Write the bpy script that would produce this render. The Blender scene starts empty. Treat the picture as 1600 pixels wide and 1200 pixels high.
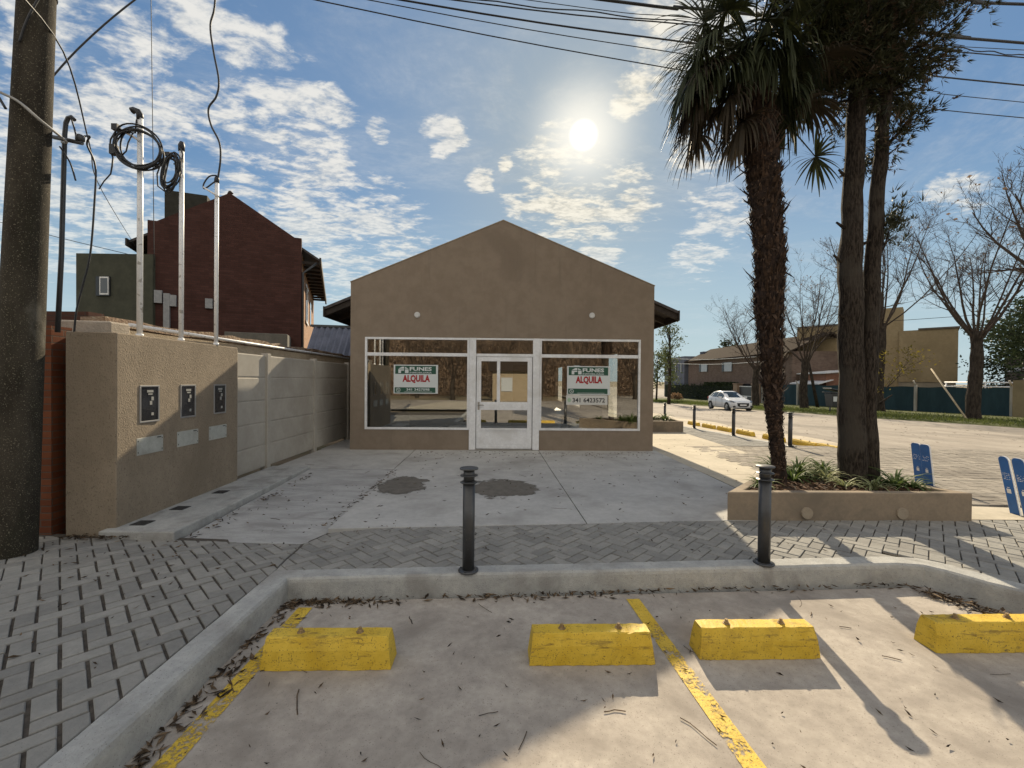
import bpy, bmesh, math, random
from mathutils import Vector, Matrix
random.seed(7)
sc = bpy.context.scene
col = sc.collection
R = math.radians
PI = math.pi

# ------------------------------------------------------------------ camera
cam_d = bpy.data.cameras.new('camera')
cam_d.sensor_width = 36.0
cam_d.lens = 36.0 * 680 / 1600
cam_d.clip_start = 0.05
cam_d.clip_end = 5000
cam = bpy.data.objects.new('camera', cam_d)
col.objects.link(cam)
rx = Vector((0.99978, -0.01912, 0.00873)); ux = Vector((-0.00856, 0.00889, 0.99992)); bx_ = rx.cross(ux)
rot = Matrix((rx, ux, bx_)).transposed().to_4x4()
cam.matrix_world = Matrix.Translation((0, 0, 1.5)) @ rot
sc.camera = cam

# ------------------------------------------------------------------ light
SUN_EL, SUN_AZ = R(30.8), R(10.1)
SUN = Vector((math.sin(SUN_AZ) * math.cos(SUN_EL), math.cos(SUN_AZ) * math.cos(SUN_EL), math.sin(SUN_EL)))
sun_d = bpy.data.lights.new('sun', 'SUN')
sun_d.energy = 5.0
sun_d.angle = R(0.5)
sun_d.color = (1.0, 0.84, 0.60)
sun = bpy.data.objects.new('sun', sun_d)
col.objects.link(sun)
sun.rotation_euler = (-SUN).to_track_quat('-Z', 'Y').to_euler()

sc.view_settings.view_transform = 'Standard'
sc.view_settings.look = 'None'
sc.view_settings.exposure = 0.6
sc.view_settings.gamma = 1.0
sc.render.engine = 'CYCLES'
sc.cycles.max_bounces = 6
sc.cycles.diffuse_bounces = 3
sc.cycles.glossy_bounces = 3
sc.cycles.transparent_max_bounces = 16
sc.cycles.caustics_reflective = False
sc.cycles.caustics_refractive = False
sc.cycles.use_denoising = True


class NT:
    """tiny helper round a node tree"""
    def __init__(s, tree):
        s.t = tree

    def n(s, typ, **kw):
        nd = s.t.nodes.new(typ)
        ins = kw.pop('ins', None)
        for k, v in kw.items():
            setattr(nd, k, v)
        if ins:
            for k, v in ins.items():
                s.set(nd.inputs[k], v)
        return nd

    def set(s, sock, v):
        if isinstance(v, bpy.types.NodeSocket):
            s.t.links.new(v, sock)
        else:
            sock.default_value = v

    def math(s, op, a, b=0.0, clamp=False):
        nd = s.n('ShaderNodeMath', operation=op, use_clamp=clamp)
        s.set(nd.inputs[0], a)
        s.set(nd.inputs[1], b)
        return nd.outputs[0]

    def vmath(s, op, a, b=None, out=0):
        nd = s.n('ShaderNodeVectorMath', operation=op)
        s.set(nd.inputs[0], a)
        if b is not None:
            s.set(nd.inputs[1], b)
        return nd.outputs[out]

    def remap(s, v, a, b, c=0.0, d=1.0, smooth=True):
        nd = s.n('ShaderNodeMapRange', interpolation_type='SMOOTHSTEP' if smooth else 'LINEAR')
        s.set(nd.inputs[0], v)
        for i, q in enumerate((a, b, c, d)):
            nd.inputs[i + 1].default_value = q
        return nd.outputs[0]

    def mix(s, f, a, b, blend='MIX'):
        nd = s.n('ShaderNodeMix', data_type='RGBA', blend_type=blend)
        s.set(nd.inputs[0], f)
        s.set(nd.inputs[6], a if isinstance(a, bpy.types.NodeSocket) else (*a, 1))
        s.set(nd.inputs[7], b if isinstance(b, bpy.types.NodeSocket) else (*b, 1))
        return nd.outputs[2]

    def noise(s, vec, scale, detail=4, rough=.55, dist=0.0):
        nd = s.n('ShaderNodeTexNoise')
        s.set(nd.inputs['Vector'], vec)
        nd.inputs['Scale'].default_value = scale
        nd.inputs['Detail'].default_value = detail
        nd.inputs['Roughness'].default_value = rough
        nd.inputs['Distortion'].default_value = dist
        return nd.outputs[0]


# ------------------------------------------------------------------ sky
FILL_CLOUD = (12.2, 11.0, 9.2)
world = bpy.data.worlds.new('World')
sc.world = world
world.use_nodes = True
W = NT(world.node_tree)
for nd in list(world.node_tree.nodes):
    world.node_tree.nodes.remove(nd)
tc = W.n('ShaderNodeTexCoord')
D = W.vmath('NORMALIZE', tc.outputs['Generated'])
sky = W.n('ShaderNodeTexSky', sky_type='NISHITA')
sky.sun_disc = False
sky.sun_elevation = SUN_EL
sky.sun_rotation = SUN_AZ
sky.altitude = 50
sky.air_density = 1.0
sky.dust_density = 0.6
sky.ozone_density = 2.0
# the bright sky round the sun is rolled off softly, as film does
skyc = sky.outputs[0]
SKYMAX = 4.0
lum = W.vmath('DOT_PRODUCT', skyc, (0.3, 0.5, 0.2), out=1)
den = W.math('ADD', 1.0, W.math('DIVIDE', lum, SKYMAX))
skyc = W.vmath('DIVIDE', skyc, W.n('ShaderNodeCombineXYZ', ins={0: den, 1: den, 2: den}).outputs[0])
skyc = W.vmath('MULTIPLY', skyc, (0.87, 1.07, 1.14))
sep = W.n('ShaderNodeSeparateXYZ', ins={0: D})
zc = W.math('ADD', W.math('MAXIMUM', sep.outputs[2], 0.0), 0.10)
plane = W.n('ShaderNodeCombineXYZ', ins={0: W.math('DIVIDE', sep.outputs[0], zc), 1: W.math('DIVIDE', sep.outputs[1], zc), 2: 0.0}).outputs[0]
cosd = W.vmath('DOT_PRODUCT', D, tuple(Vector((math.sin(SUN_AZ) * math.cos(R(29.0)), math.cos(SUN_AZ) * math.cos(R(29.0)), math.sin(R(29.0))))), out=1)
blobs = [(-0.591, 0.643, 0.487, 0.089), (-0.557, 0.702, 0.444, 0.106), (-0.496, 0.763, 0.414, 0.097), (-0.402, 0.792, 0.46, 0.086), (-0.426, 0.736, 0.527, 0.067), (-0.48, 0.678, 0.556, 0.06), (-0.362, 0.845, 0.394, 0.07), (-0.673, 0.627, 0.392, 0.085), (-0.701, 0.669, 0.248, 0.092), (-0.623, 0.733, 0.274, 0.076), (-0.319, 0.814, 0.486, 0.041), (-0.127, 0.867, 0.481, 0.041), (-0.053, 0.909, 0.414, 0.028), (-0.286, 0.919, 0.271, 0.126), (-0.393, 0.875, 0.282, 0.098), (-0.246, 0.943, 0.224, 0.068), (0.121, 0.911, 0.394, 0.103), (0.246, 0.898, 0.365, 0.069), (0.318, 0.749, 0.581, 0.093), (0.257, 0.797, 0.546, 0.053), (0.224, 0.826, 0.517, 0.025), (0.391, 0.827, 0.405, 0.067), (0.207, 0.932, 0.298, 0.047), (0.436, 0.839, 0.325, 0.052), (0.393, 0.883, 0.257, 0.049), (0.696, 0.655, 0.294, 0.033), (0.0, 0.896, 0.444, 0.015), (-0.246, 0.844, 0.476, 0.021)]
cov = None
for bx0, by0, bz0, a in blobs:
    v = Vector((bx0, by0, bz0)).normalized()
    d = W.vmath('DOT_PRODUCT', D, tuple(v), out=1)
    m = W.remap(d, math.cos(a * 1.75), math.cos(a * 0.2))
    cov = m if cov is None else W.math('MAXIMUM', cov, m)
# unseen half of the dome: bright broken cloud added to fill the shade
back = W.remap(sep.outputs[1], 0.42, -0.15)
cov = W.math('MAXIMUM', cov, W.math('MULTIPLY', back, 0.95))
warp = W.n('ShaderNodeMapping', ins={0: plane, 2: (0, 0, R(-38)), 3: (1.0, 1.5, 1.0)}).outputs[0]
n1 = W.noise(warp, 2.5, 4, 0.55, 0.5)
n2 = W.noise(warp, 7.5, 7, 0.62, 0.35)
n3 = W.noise(warp, 26.0, 4, 0.6, 0.2)
def cen(n, k): return W.math('MULTIPLY', W.math('SUBTRACT', n, 0.5), k)
raw = W.math('ADD', W.math('ADD', cen(n1, 1.1), cen(n2, 1.25)), W.math('ADD', cen(n3, .28), W.math('MULTIPLY', cov, .56)))
dens = W.remap(raw, 0.34, 0.70)
cirrus = W.math('MULTIPLY', W.remap(W.noise(warp, 1.4, 9, 0.70, 0.9), 0.42, 0.78), 0.34)
dens = W.math('MAXIMUM', dens, cirrus)
shade = W.remap(W.math('ADD', cen(n2, 1.0), cen(n3, .9)), -0.22, 0.20)
ccol = W.mix(shade, (3.5, 3.75, 3.95), (5.6, 5.5, 5.2))
nearsun = W.remap(cosd, math.cos(0.30), math.cos(0.05))
ccol = W.mix(W.math('MULTIPLY', nearsun, .8), ccol, W.mix(shade, (4.4, 4.1, 3.3), (6.9, 6.4, 5.2)))
ccol = W.mix(back, ccol, (FILL_CLOUD[0], FILL_CLOUD[1], FILL_CLOUD[2]))
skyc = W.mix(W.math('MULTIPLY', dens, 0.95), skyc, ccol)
# pale band of air low over the horizon
low = W.remap(sep.outputs[2], 0.40, 0.02)
skyc = W.mix(W.math('MULTIPLY', low, 0.78), skyc, (3.6, 4.55, 5.0))
# the sun itself with the bright air close round it
aur = W.math('POWER', W.remap(cosd, math.cos(0.17), math.cos(0.02), smooth=False), 4.0)
skyc = W.mix(W.math('MULTIPLY', aur, 0.85), skyc, (7.4, 7.1, 6.3))
disc = W.remap(cosd, math.cos(0.031), math.cos(0.008))
skyc = W.mix(disc, skyc, (12.0, 11.6, 10.0))
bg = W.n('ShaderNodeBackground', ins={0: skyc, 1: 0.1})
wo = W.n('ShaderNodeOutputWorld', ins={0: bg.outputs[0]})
world.cycles.sampling_method = 'MANUAL'
world.cycles.sample_map_resolution = 512


# ------------------------------------------------------------------ object helpers
ORG = {}


def tag(o, label=None, cat=None, group=None, kind=None):
    if label: o['label'] = label
    if cat: o['category'] = cat
    if group: o['group'] = group
    if kind: o['kind'] = kind
    return o


def thing(name, label, cat, loc=(0, 0, 0), group=None, rz=0):
    o = bpy.data.objects.new(name, None)
    o.empty_display_size = 0.2
    col.objects.link(o)
    o.location = loc
    o.rotation_euler = (0, 0, rz)
    ORG[o.name] = Vector(loc)
    return tag(o, label, cat, group)


def kids(o):
    return [c for c in list(col.objects) if c.parent == o]


def copy_tree(o, parent=None):
    c = o.copy()
    col.objects.link(c)
    if parent is not None:
        c.parent = parent
    for ch in kids(o):
        copy_tree(ch, c)
    return c


class MB:
    """collects shapes for ONE mesh object"""
    def __init__(s):
        s.v = []; s.f = []; s.m = []; s.sm = []

    def add(s, vs, fs, mi=0, smooth=False):
        b = len(s.v)
        s.v.extend([tuple(q) for q in vs])
        for f in fs:
            s.f.append([b + i for i in f]); s.m.append(mi); s.sm.append(smooth)
        return s

    def box(s, x0, x1, y0, y1, z0, z1, mi=0):
        vs = [(x0, y0, z0), (x1, y0, z0), (x1, y1, z0), (x0, y1, z0), (x0, y0, z1), (x1, y0, z1), (x1, y1, z1), (x0, y1, z1)]
        return s.add(vs, [(0, 3, 2, 1), (4, 5, 6, 7), (0, 1, 5, 4), (1, 2, 6, 5), (2, 3, 7, 6), (3, 0, 4, 7)], mi)

    def obox(s, c, sx, sy, sz, rot=None, mi=0):
        """box of half sizes about c, turned by matrix rot"""
        c = Vector(c)
        vs = []
        for dz in (-1, 1):
            for dx, dy in ((-1, -1), (1, -1), (1, 1), (-1, 1)):
                p = Vector((dx * sx, dy * sy, dz * sz))
                if rot: p = rot @ p
                vs.append(c + p)
        return s.add(vs, [(0, 3, 2, 1), (4, 5, 6, 7), (0, 1, 5, 4), (1, 2, 6, 5), (2, 3, 7, 6), (3, 0, 4, 7)], mi)

    def quad(s, *p, mi=0):
        return s.add(p, [tuple(range(len(p)))], mi)

    def prism(s, poly, z0, z1, mi=0):
        n = len(poly)
        vs = [(x, y, z0) for x, y in poly] + [(x, y, z1) for x, y in poly]
        fs = [tuple(range(n - 1, -1, -1)), tuple(range(n, 2 * n))] + [(i, (i + 1) % n, n + (i + 1) % n, n + i) for i in range(n)]
        return s.add(vs, fs, mi)

    def xprism(s, prof, x0, x1, mi=0):
        """profile in (y, z), counter clockwise seen from +x, run along x"""
        n = len(prof)
        vs = [(x0, y, z) for y, z in prof] + [(x1, y, z) for y, z in prof]
        fs = [tuple(range(n - 1, -1, -1)), tuple(range(n, 2 * n))] + [(i, (i + 1) % n, n + (i + 1) % n, n + i) for i in range(n)]
        return s.add(vs, fs, mi)

    def yprism(s, prof, y0, y1, mi=0):
        """profile in (x, z) run along y"""
        n = len(prof)
        vs = [(x, y0, z) for x, z in prof] + [(x, y1, z) for x, z in prof]
        fs = [tuple(range(n)), tuple(range(2 * n - 1, n - 1, -1))] + [(i, n + i, n + (i + 1) % n, (i + 1) % n) for i in range(n)]
        return s.add(vs, fs, mi)

    def tube(s, path, rad, n=8, mi=0, caps=True, smooth=True, jit=0.0):
        path = [Vector(p) for p in path]
        k = len(path)
        if not hasattr(rad, '__len__'): rad = [rad] * k
        b = len(s.v)
        up = None
        for i, p in enumerate(path):
            t = (path[min(i + 1, k - 1)] - path[max(i - 1, 0)])
            if t.length < 1e-9: t = Vector((0, 0, 1))
            t.normalize()
            if up is None:
                a = Vector((1, 0, 0)) if abs(t.x) < 0.8 else Vector((0, 1, 0))
                up = (a - t * a.dot(t)).normalized()
            else:
                up = up - t * up.dot(t)
                up = up.normalized() if up.length > 1e-6 else Vector((1, 0, 0))
            w = t.cross(up)
            for j in range(n):
                a = 2 * PI * j / n
                r = rad[i] * (1 + (random.uniform(-jit, jit) if jit else 0))
                s.v.append(tuple(p + up * (math.cos(a) * r) + w * (math.sin(a) * r)))
        for i in range(k - 1):
            for j in range(n):
                s.f.append([b + i * n + j, b + i * n + (j + 1) % n, b + (i + 1) * n + (j + 1) % n, b + (i + 1) * n + j])
                s.m.append(mi); s.sm.append(smooth)
        if caps:
            s.f.append([b + j for j in range(n - 1, -1, -1)]); s.m.append(mi); s.sm.append(False)
            s.f.append([b + (k - 1) * n + j for j in range(n)]); s.m.append(mi); s.sm.append(False)
        return s

    def lathe(s, c, prof, n=24, mi=0, smooth=True):
        """prof: list of (r, z); axis z through c"""
        b = len(s.v)
        for r, z in prof:
            for j in range(n):
                a = 2 * PI * j / n
                s.v.append((c[0] + r * math.cos(a), c[1] + r * math.sin(a), c[2] + z))
        for i in range(len(prof) - 1):
            for j in range(n):
                s.f.append([b + i * n + j, b + i * n + (j + 1) % n, b + (i + 1) * n + (j + 1) % n, b + (i + 1) * n + j])
                s.m.append(mi); s.sm.append(smooth)
        s.f.append([b + j for j in range(n - 1, -1, -1)]); s.m.append(mi); s.sm.append(False)
        e = b + (len(prof) - 1) * n
        s.f.append([e + j for j in range(n)]); s.m.append(mi); s.sm.append(False)
        return s

    def build(s, name, mats, parent=None, origin=None, bevel=0.0, seg=2):
        if not isinstance(mats, (list, tuple)): mats = [mats]
        if parent is not None:
            o0 = ORG[parent.name]
        else:
            o0 = Vector(origin) if origin is not None else Vector((0, 0, 0))
        me = bpy.data.meshes.new(name)
        me.from_pydata([(x - o0.x, y - o0.y, z - o0.z) for x, y, z in s.v], [], s.f)
        for m in mats: me.materials.append(m)
        me.polygons.foreach_set('material_index', s.m)
        me.polygons.foreach_set('use_smooth', s.sm)
        me.update()
        ob = bpy.data.objects.new(name, me)
        col.objects.link(ob)
        if parent is not None:
            ob.parent = parent
        else:
            ob.location = o0
        ORG[ob.name] = o0.copy()
        if bevel:
            md = ob.modifiers.new('bevel', 'BEVEL')
            md.width = bevel; md.segments = seg; md.limit_method = 'ANGLE'; md.angle_limit = R(40)
        return ob


# ------------------------------------------------------------------ materials
MATS = {}


def newmat(name):
    m = bpy.data.materials.new(name)
    m.use_nodes = True
    nt = m.node_tree
    for nd in list(nt.nodes): nt.nodes.remove(nd)
    T = NT(nt)
    out = T.n('ShaderNodeOutputMaterial')
    MATS[name] = m
    return m, T, out


def pos(T, scale=(1, 1, 1), obj=False):
    if obj:
        p = T.n('ShaderNodeTexCoord').outputs['Object']
    else:
        p = T.n('ShaderNodeNewGeometry').outputs['Position']
    if scale != (1, 1, 1):
        p = T.vmath('MULTIPLY', p, scale)
    return p


def surf(name, c1, c2, scale=4.0, rough=0.85, bump=0.0, bscale=60.0, bdist=0.01, spec=0.3, metal=0.0, big=None, bigscale=0.6, bigr=(0.45, 0.7),
         stretch=(1, 1, 1), obj=False, speck=None, speckscale=90.0, speckr=(0.62, 0.7), detail=6, island=0.0, mottle=.10):
    """two colours mixed by noise, an optional larger stain colour, specks and bump"""
    m, T, out = newmat(name)
    p = pos(T, stretch, obj)
    n = T.noise(p, scale, detail, 0.6)
    c = T.mix(T.remap(n, 0.32, 0.68), c1, c2)
    mot = T.remap(T.noise(p, scale * 5.3, 6, 0.68), .3, .7, 1 - mottle, 1 + mottle, False)
    c = T.mix(1.0, c, T.n('ShaderNodeCombineColor', ins={0: mot, 1: mot, 2: mot}).outputs[0], 'MULTIPLY')
    if big:
        c = T.mix(T.remap(T.noise(p, bigscale, 5, 0.62, 0.4), *bigr), c, big)
    if speck:
        c = T.mix(T.remap(T.noise(p, speckscale, 2, 0.5), *speckr), c, speck)
    if island:
        r = T.n('ShaderNodeNewGeometry').outputs['Random Per Island']
        c = T.mix(1.0, c, T.n('ShaderNodeCombineColor', ins={0: T.remap(r, 0, 1, 1 - island, 1 + island, False), 1: T.remap(r, 0, 1, 1 - island, 1 + island, False), 2: T.remap(r, 0, 1, 1 - island, 1 + island * .9, False)}).outputs[0], 'MULTIPLY')
    b = T.n('ShaderNodeBsdfPrincipled', ins={'Base Color': c, 'Roughness': rough, 'Metallic': metal, 'Specular IOR Level': spec})
    if bump:
        bn = T.n('ShaderNodeBump', ins={'Strength': bump, 'Distance': bdist, 'Height': T.noise(p, bscale, 4, 0.6)})
        T.set(b.inputs['Normal'], bn.outputs[0])
    T.set(out.inputs[0], b.outputs[0])
    return m


def brickmat(name, c1, c2, mortar, w=0.22, h=0.065, obj=True, rough=.9, bump=.5):
    m, T, out = newmat(name)
    p = pos(T, obj=obj)
    s = T.n('ShaderNodeSeparateXYZ', ins={0: p})
    v = T.n('ShaderNodeCombineXYZ', ins={0: T.math('ADD', s.outputs[0], s.outputs[1]), 1: s.outputs[2], 2: 0.0}).outputs[0]
    bt = T.n('ShaderNodeTexBrick', ins={'Vector': v, 'Color1': (*c1, 1), 'Color2': (*c2, 1), 'Mortar': (*mortar, 1), 'Scale': 1.0, 'Mortar Size': 0.007, 'Mortar Smooth': 0.3, 'Bias': 0.0, 'Brick Width': w, 'Row Height': h})
    c = T.mix(T.remap(T.noise(p, 1.6, 5, .6), .35, .7), bt.outputs[0], T.mix(1.0, bt.outputs[0], (0.8, 0.78, 0.76), 'MULTIPLY'))
    b = T.n('ShaderNodeBsdfPrincipled', ins={'Base Color': c, 'Roughness': rough, 'Specular IOR Level': .2})
    bn = T.n('ShaderNodeBump', ins={'Strength': bump, 'Distance': 0.008, 'Height': T.math('SUBTRACT', T.math('MULTIPLY', T.noise(p, 50, 3), .3), bt.outputs[1])})
    T.set(b.inputs['Normal'], bn.outputs[0])
    T.set(out.inputs[0], b.outputs[0])
    return m


def flat(name, c, rough=.5, spec=.4, metal=0.0):
    m, T, out = newmat(name)
    b = T.n('ShaderNodeBsdfPrincipled', ins={'Base Color': (*c, 1), 'Roughness': rough, 'Metallic': metal, 'Specular IOR Level': spec})
    T.set(out.inputs[0], b.outputs[0])
    return m


def glassmat(name, tint=(.82, .84, .82), boost=.15):
    m, T, out = newmat(name)
    tr = T.n('ShaderNodeBsdfTransparent', ins={0: (*tint, 1)})
    gl = T.n('ShaderNodeBsdfGlossy', ins={0: (1, 1, 1, 1), 1: 0.0})
    fr = T.n('ShaderNodeFresnel', ins={0: 1.5})
    f = T.math('ADD', T.math('MULTIPLY', fr.outputs[0], 1.8), boost, True)
    mx = T.n('ShaderNodeMixShader', ins={0: f, 1: tr.outputs[0], 2: gl.outputs[0]})
    T.set(out.inputs[0], mx.outputs[0])
    return m


def leafmat(name, c1, c2, trans=.25, scale=1.2, rough=.6):
    m, T, out = newmat(name)
    p = pos(T)
    r = T.n('ShaderNodeNewGeometry').outputs['Random Per Island']
    c = T.mix(T.math('ADD', T.math('MULTIPLY', r, .6), T.math('MULTIPLY', T.noise(p, scale, 3), .4)), c1, c2)
    b = T.n('ShaderNodeBsdfPrincipled', ins={'Base Color': c, 'Roughness': rough, 'Specular IOR Level': .3})
    t = T.n('ShaderNodeBsdfTranslucent', ins={0: c})
    mx = T.n('ShaderNodeMixShader', ins={0: trans, 1: b.outputs[0], 2: t.outputs[0]})
    T.set(out.inputs[0], mx.outputs[0])
    return m


m, T, out = newmat('taupe_stucco')
p = pos(T)
c = T.mix(T.remap(T.noise(p, 5, 6, .6), .32, .68), (.245, .195, .148), (.28, .228, .175))
c = T.mix(T.remap(T.noise(p, .7, 6, .62, .5), .46, .74), c, (.215, .172, .132))
st = T.noise(T.vmath('MULTIPLY', p, (1, 1, .05)), 7.5, 5, .7)
c = T.mix(T.math('MULTIPLY', T.remap(st, .56, .76), .45), c, (.175, .145, .115))
c = T.mix(T.math('MULTIPLY', T.remap(T.noise(T.vmath('MULTIPLY', p, (1, 1, .09)), 16, 4, .7), .60, .78), .35), c, (.33, .285, .23))
c = T.mix(T.math('MULTIPLY', T.remap(T.noise(p, 150, 3, .6), .3, .7), .25), c, (.17, .135, .10))
b = T.n('ShaderNodeBsdfPrincipled', ins={'Base Color': c, 'Roughness': .94, 'Specular IOR Level': .2})
bn = T.n('ShaderNodeBump', ins={'Strength': .6, 'Distance': .005, 'Height': T.math('ADD', T.noise(p, 170, 4, .6), T.math('MULTIPLY', T.noise(p, 2.2, 4, .6), 3.0))})
T.set(b.inputs['Normal'], bn.outputs[0]); T.set(out.inputs[0], b.outputs[0])
stucco = m
rough_stucco = surf('combed_stucco', (.25, .205, .152), (.285, .235, .175), 3, .95, 1.0, 85, .009, big=(.21, .17, .125), bigscale=.9, stretch=(1, 1, .6), speck=(.17, .135, .095), speckscale=85, speckr=(.58, .70))
smooth_taupe = surf('planter_render', (.235, .19, .14), (.275, .22, .16), 6, .9, .35, 120, .004, big=(.18, .15, .115), bigscale=2.0)
white_paint = surf('white_enamel', (.74, .75, .76), (.80, .81, .82), 4, .4, big=(.66, .66, .65), bigscale=2.5)
dusty_white = surf('dusty_white_metal', (.62, .62, .61), (.74, .74, .73), 8, .5, speck=(.4, .38, .35), speckscale=30)
glass = glassmat('shop_glass')
concrete = surf('pale_concrete', (.375, .37, .355), (.44, .435, .415), 2.5, .88, .35, 160, .003, big=(.27, .262, .245), bigscale=1.0, bigr=(.46, .74), speck=(.24, .23, .22), speckscale=130, speckr=(.66, .74))
walk_concrete = surf('walk_concrete', (.42, .38, .30), (.48, .43, .34), 2.0, .88, .3, 160, .003, big=(.36, .32, .25), bigscale=.7)
ramp_concrete = surf('broomed_concrete', (.36, .36, .35), (.43, .43, .42), 3.0, .9, .8, 40, .012, big=(.28, .275, .265), bigscale=1.2, stretch=(1, 3.0, 1), speck=(.2, .19, .18), speckscale=45, speckr=(.66, .74))
park_concrete = surf('parking_concrete', (.325, .29, .252), (.415, .375, .325), 3.0, .9, .4, 170, .003, mottle=.16, big=(.235, .208, .18), bigscale=1.4, bigr=(.45, .75), speck=(.19, .16, .14), speckscale=150, speckr=(.64, .72))
kerb_concrete = surf('kerb_concrete', (.34, .345, .335), (.43, .43, .41), 7, .92, .8, 110, .006, big=(.27, .265, .25), bigscale=2.5, speck=(.2, .19, .18), speckscale=120, speckr=(.64, .72))
paver = surf('grey_paver', (.215, .212, .20), (.26, .253, .236), 5, .93, .55, 150, .004, big=(.17, .155, .14), bigscale=1.4, bigr=(.58, .8), speck=(.15, .14, .13), speckscale=160, speckr=(.64, .74), island=.16)
sand_joint = surf('joint_sand', (.055, .048, .041), (.10, .087, .072), 20, .98, .5, 120, .006)
road_m = surf('worn_road', (.27, .24, .205), (.34, .305, .26), 1.6, .95, .5, 60, .006, big=(.20, .18, .155), bigscale=.35, stretch=(1, .45, 1), speck=(.14, .12, .10), speckscale=9, speckr=(.68, .74))
soil = surf('dark_soil', (.035, .026, .02), (.085, .06, .042), 14, 1.0, 1.0, 35, .04)
dirt = surf('dry_earth', (.16, .125, .085), (.23, .18, .12), .9, 1.0, .8, 20, .03, big=(.09, .095, .045), bigscale=.3)
grass_m = leafmat('grass_blades', (.055, .085, .018), (.15, .17, .045), .35)
turf = surf('turf', (.05, .062, .02), (.10, .11, .035), 3, 1.0, .8, 30, .03)


def yellow_paint(name, under, wear, flatsheet=False):
    m, T, out = newmat(name)
    p = pos(T)
    y = T.mix(T.remap(T.noise(p, 7, 5, .6), .3, .7), (.56, .37, .03), (.66, .46, .055))
    y = T.mix(T.remap(T.noise(p, 3.0, 5, .65), .5, .8), y, (.40, .27, .04))
    y = T.mix(T.remap(T.noise(p, 95, 3, .7), .60, .66), y, (.13, .09, .03))
    y = T.mix(T.math('MULTIPLY', T.remap(T.noise(T.vmath('MULTIPLY', p, (.5, 1, 3.5)), 9, 6, .75), .53, .66), .75), y, (.20, .135, .03))
    w = T.math('ADD', T.math('MULTIPLY', T.noise(p, 60, 5, .75), .5), T.math('MULTIPLY', T.noise(p, 3.2, 4, .6), .5))
    w = T.remap(w, wear, wear + .07)
    b = T.n('ShaderNodeBsdfPrincipled', ins={'Base Color': y if flatsheet else T.mix(w, y, under), 'Roughness': .62, 'Specular IOR Level': .35})
    bn = T.n('ShaderNodeBump', ins={'Strength': .5, 'Distance': .004, 'Height': T.noise(p, 110, 4, .6)})
    T.set(b.inputs['Normal'], bn.outputs[0])
    if flatsheet:
        t = T.n('ShaderNodeBsdfTransparent')
        mx = T.n('ShaderNodeMixShader', ins={0: w, 1: b.outputs[0], 2: t.outputs[0]})
        T.set(out.inputs[0], mx.outputs[0])
    else:
        T.set(out.inputs[0], b.outputs[0])
    return m


stop_yellow = yellow_paint('chipped_yellow_paint', (.16, .12, .06), .575)
line_yellow = yellow_paint('worn_line_paint', (.3, .27, .2), .495, True)
gun_metal = surf('dark_grey_enamel', (.035, .037, .04), (.05, .052, .056), 6, .38, .15, 200, .001, spec=.5, speck=(.11, .10, .09), speckscale=60, speckr=(.7, .76))
steel = flat('zinc_steel', (.42, .40, .36), .45, .5, .8)
rust_steel = surf('rusty_bolt', (.20, .13, .06), (.34, .25, .13), 40, .7, .5, 120, .002)

# ================================================================== SETTING
def zp(y):                       # pavements fall gently away past the shop
    return -0.02 * max(0.0, y - 8.5) if y < 60 else -1.03


def zr(y):                       # the street lies a kerb lower
    return zp(y) - 0.16


def struct(mb, name, m, **k):
    return tag(mb.build(name, m, **k), kind='structure')


def sheet(name, m, x0, x1, y0, y1, zf, nx=1, ny=1, dz=0.0):
    mb = MB()
    b = []
    for j in range(ny + 1):
        for i in range(nx + 1):
            x = x0 + (x1 - x0) * i / nx; y = y0 + (y1 - y0) * j / ny
            b.append((x, y, zf(y) + dz))
    f = [(j * (nx + 1) + i, j * (nx + 1) + i + 1, (j + 1) * (nx + 1) + i + 1, (j + 1) * (nx + 1) + i) for j in range(ny) for i in range(nx)]
    mb.add(b, f)
    return struct(mb, name, m)


# one ground sheet to the horizon, following the fall of the street
mb = MB()
ys = [-2000, -200, -60, -20, 0, 8.5, 20, 35, 50, 59.9, 80, 200, 2500]
xs = [-2500, -300, -60, -20, 0, 20, 60, 300, 2500]
vv = [(x, y, zr(y) - 0.16) for y in ys for x in xs]
n = len(xs)
ff = [(j * n + i, j * n + i + 1, (j + 1) * n + i + 1, (j + 1) * n + i) for j in range(len(ys) - 1) for i in range(n - 1)]
mb.add(vv, ff)
struct(mb, 'ground', dirt)

# parking bay slab in front
mb = MB()
mb.prism([(-1.66, -6.0), (12.0, -6.0), (12.0, -1.0), (3.5, 2.6), (3.46, 3.45), (-1.66, 3.22)], -0.24, -0.15)
struct(mb, 'parking_bay', park_concrete)

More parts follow.
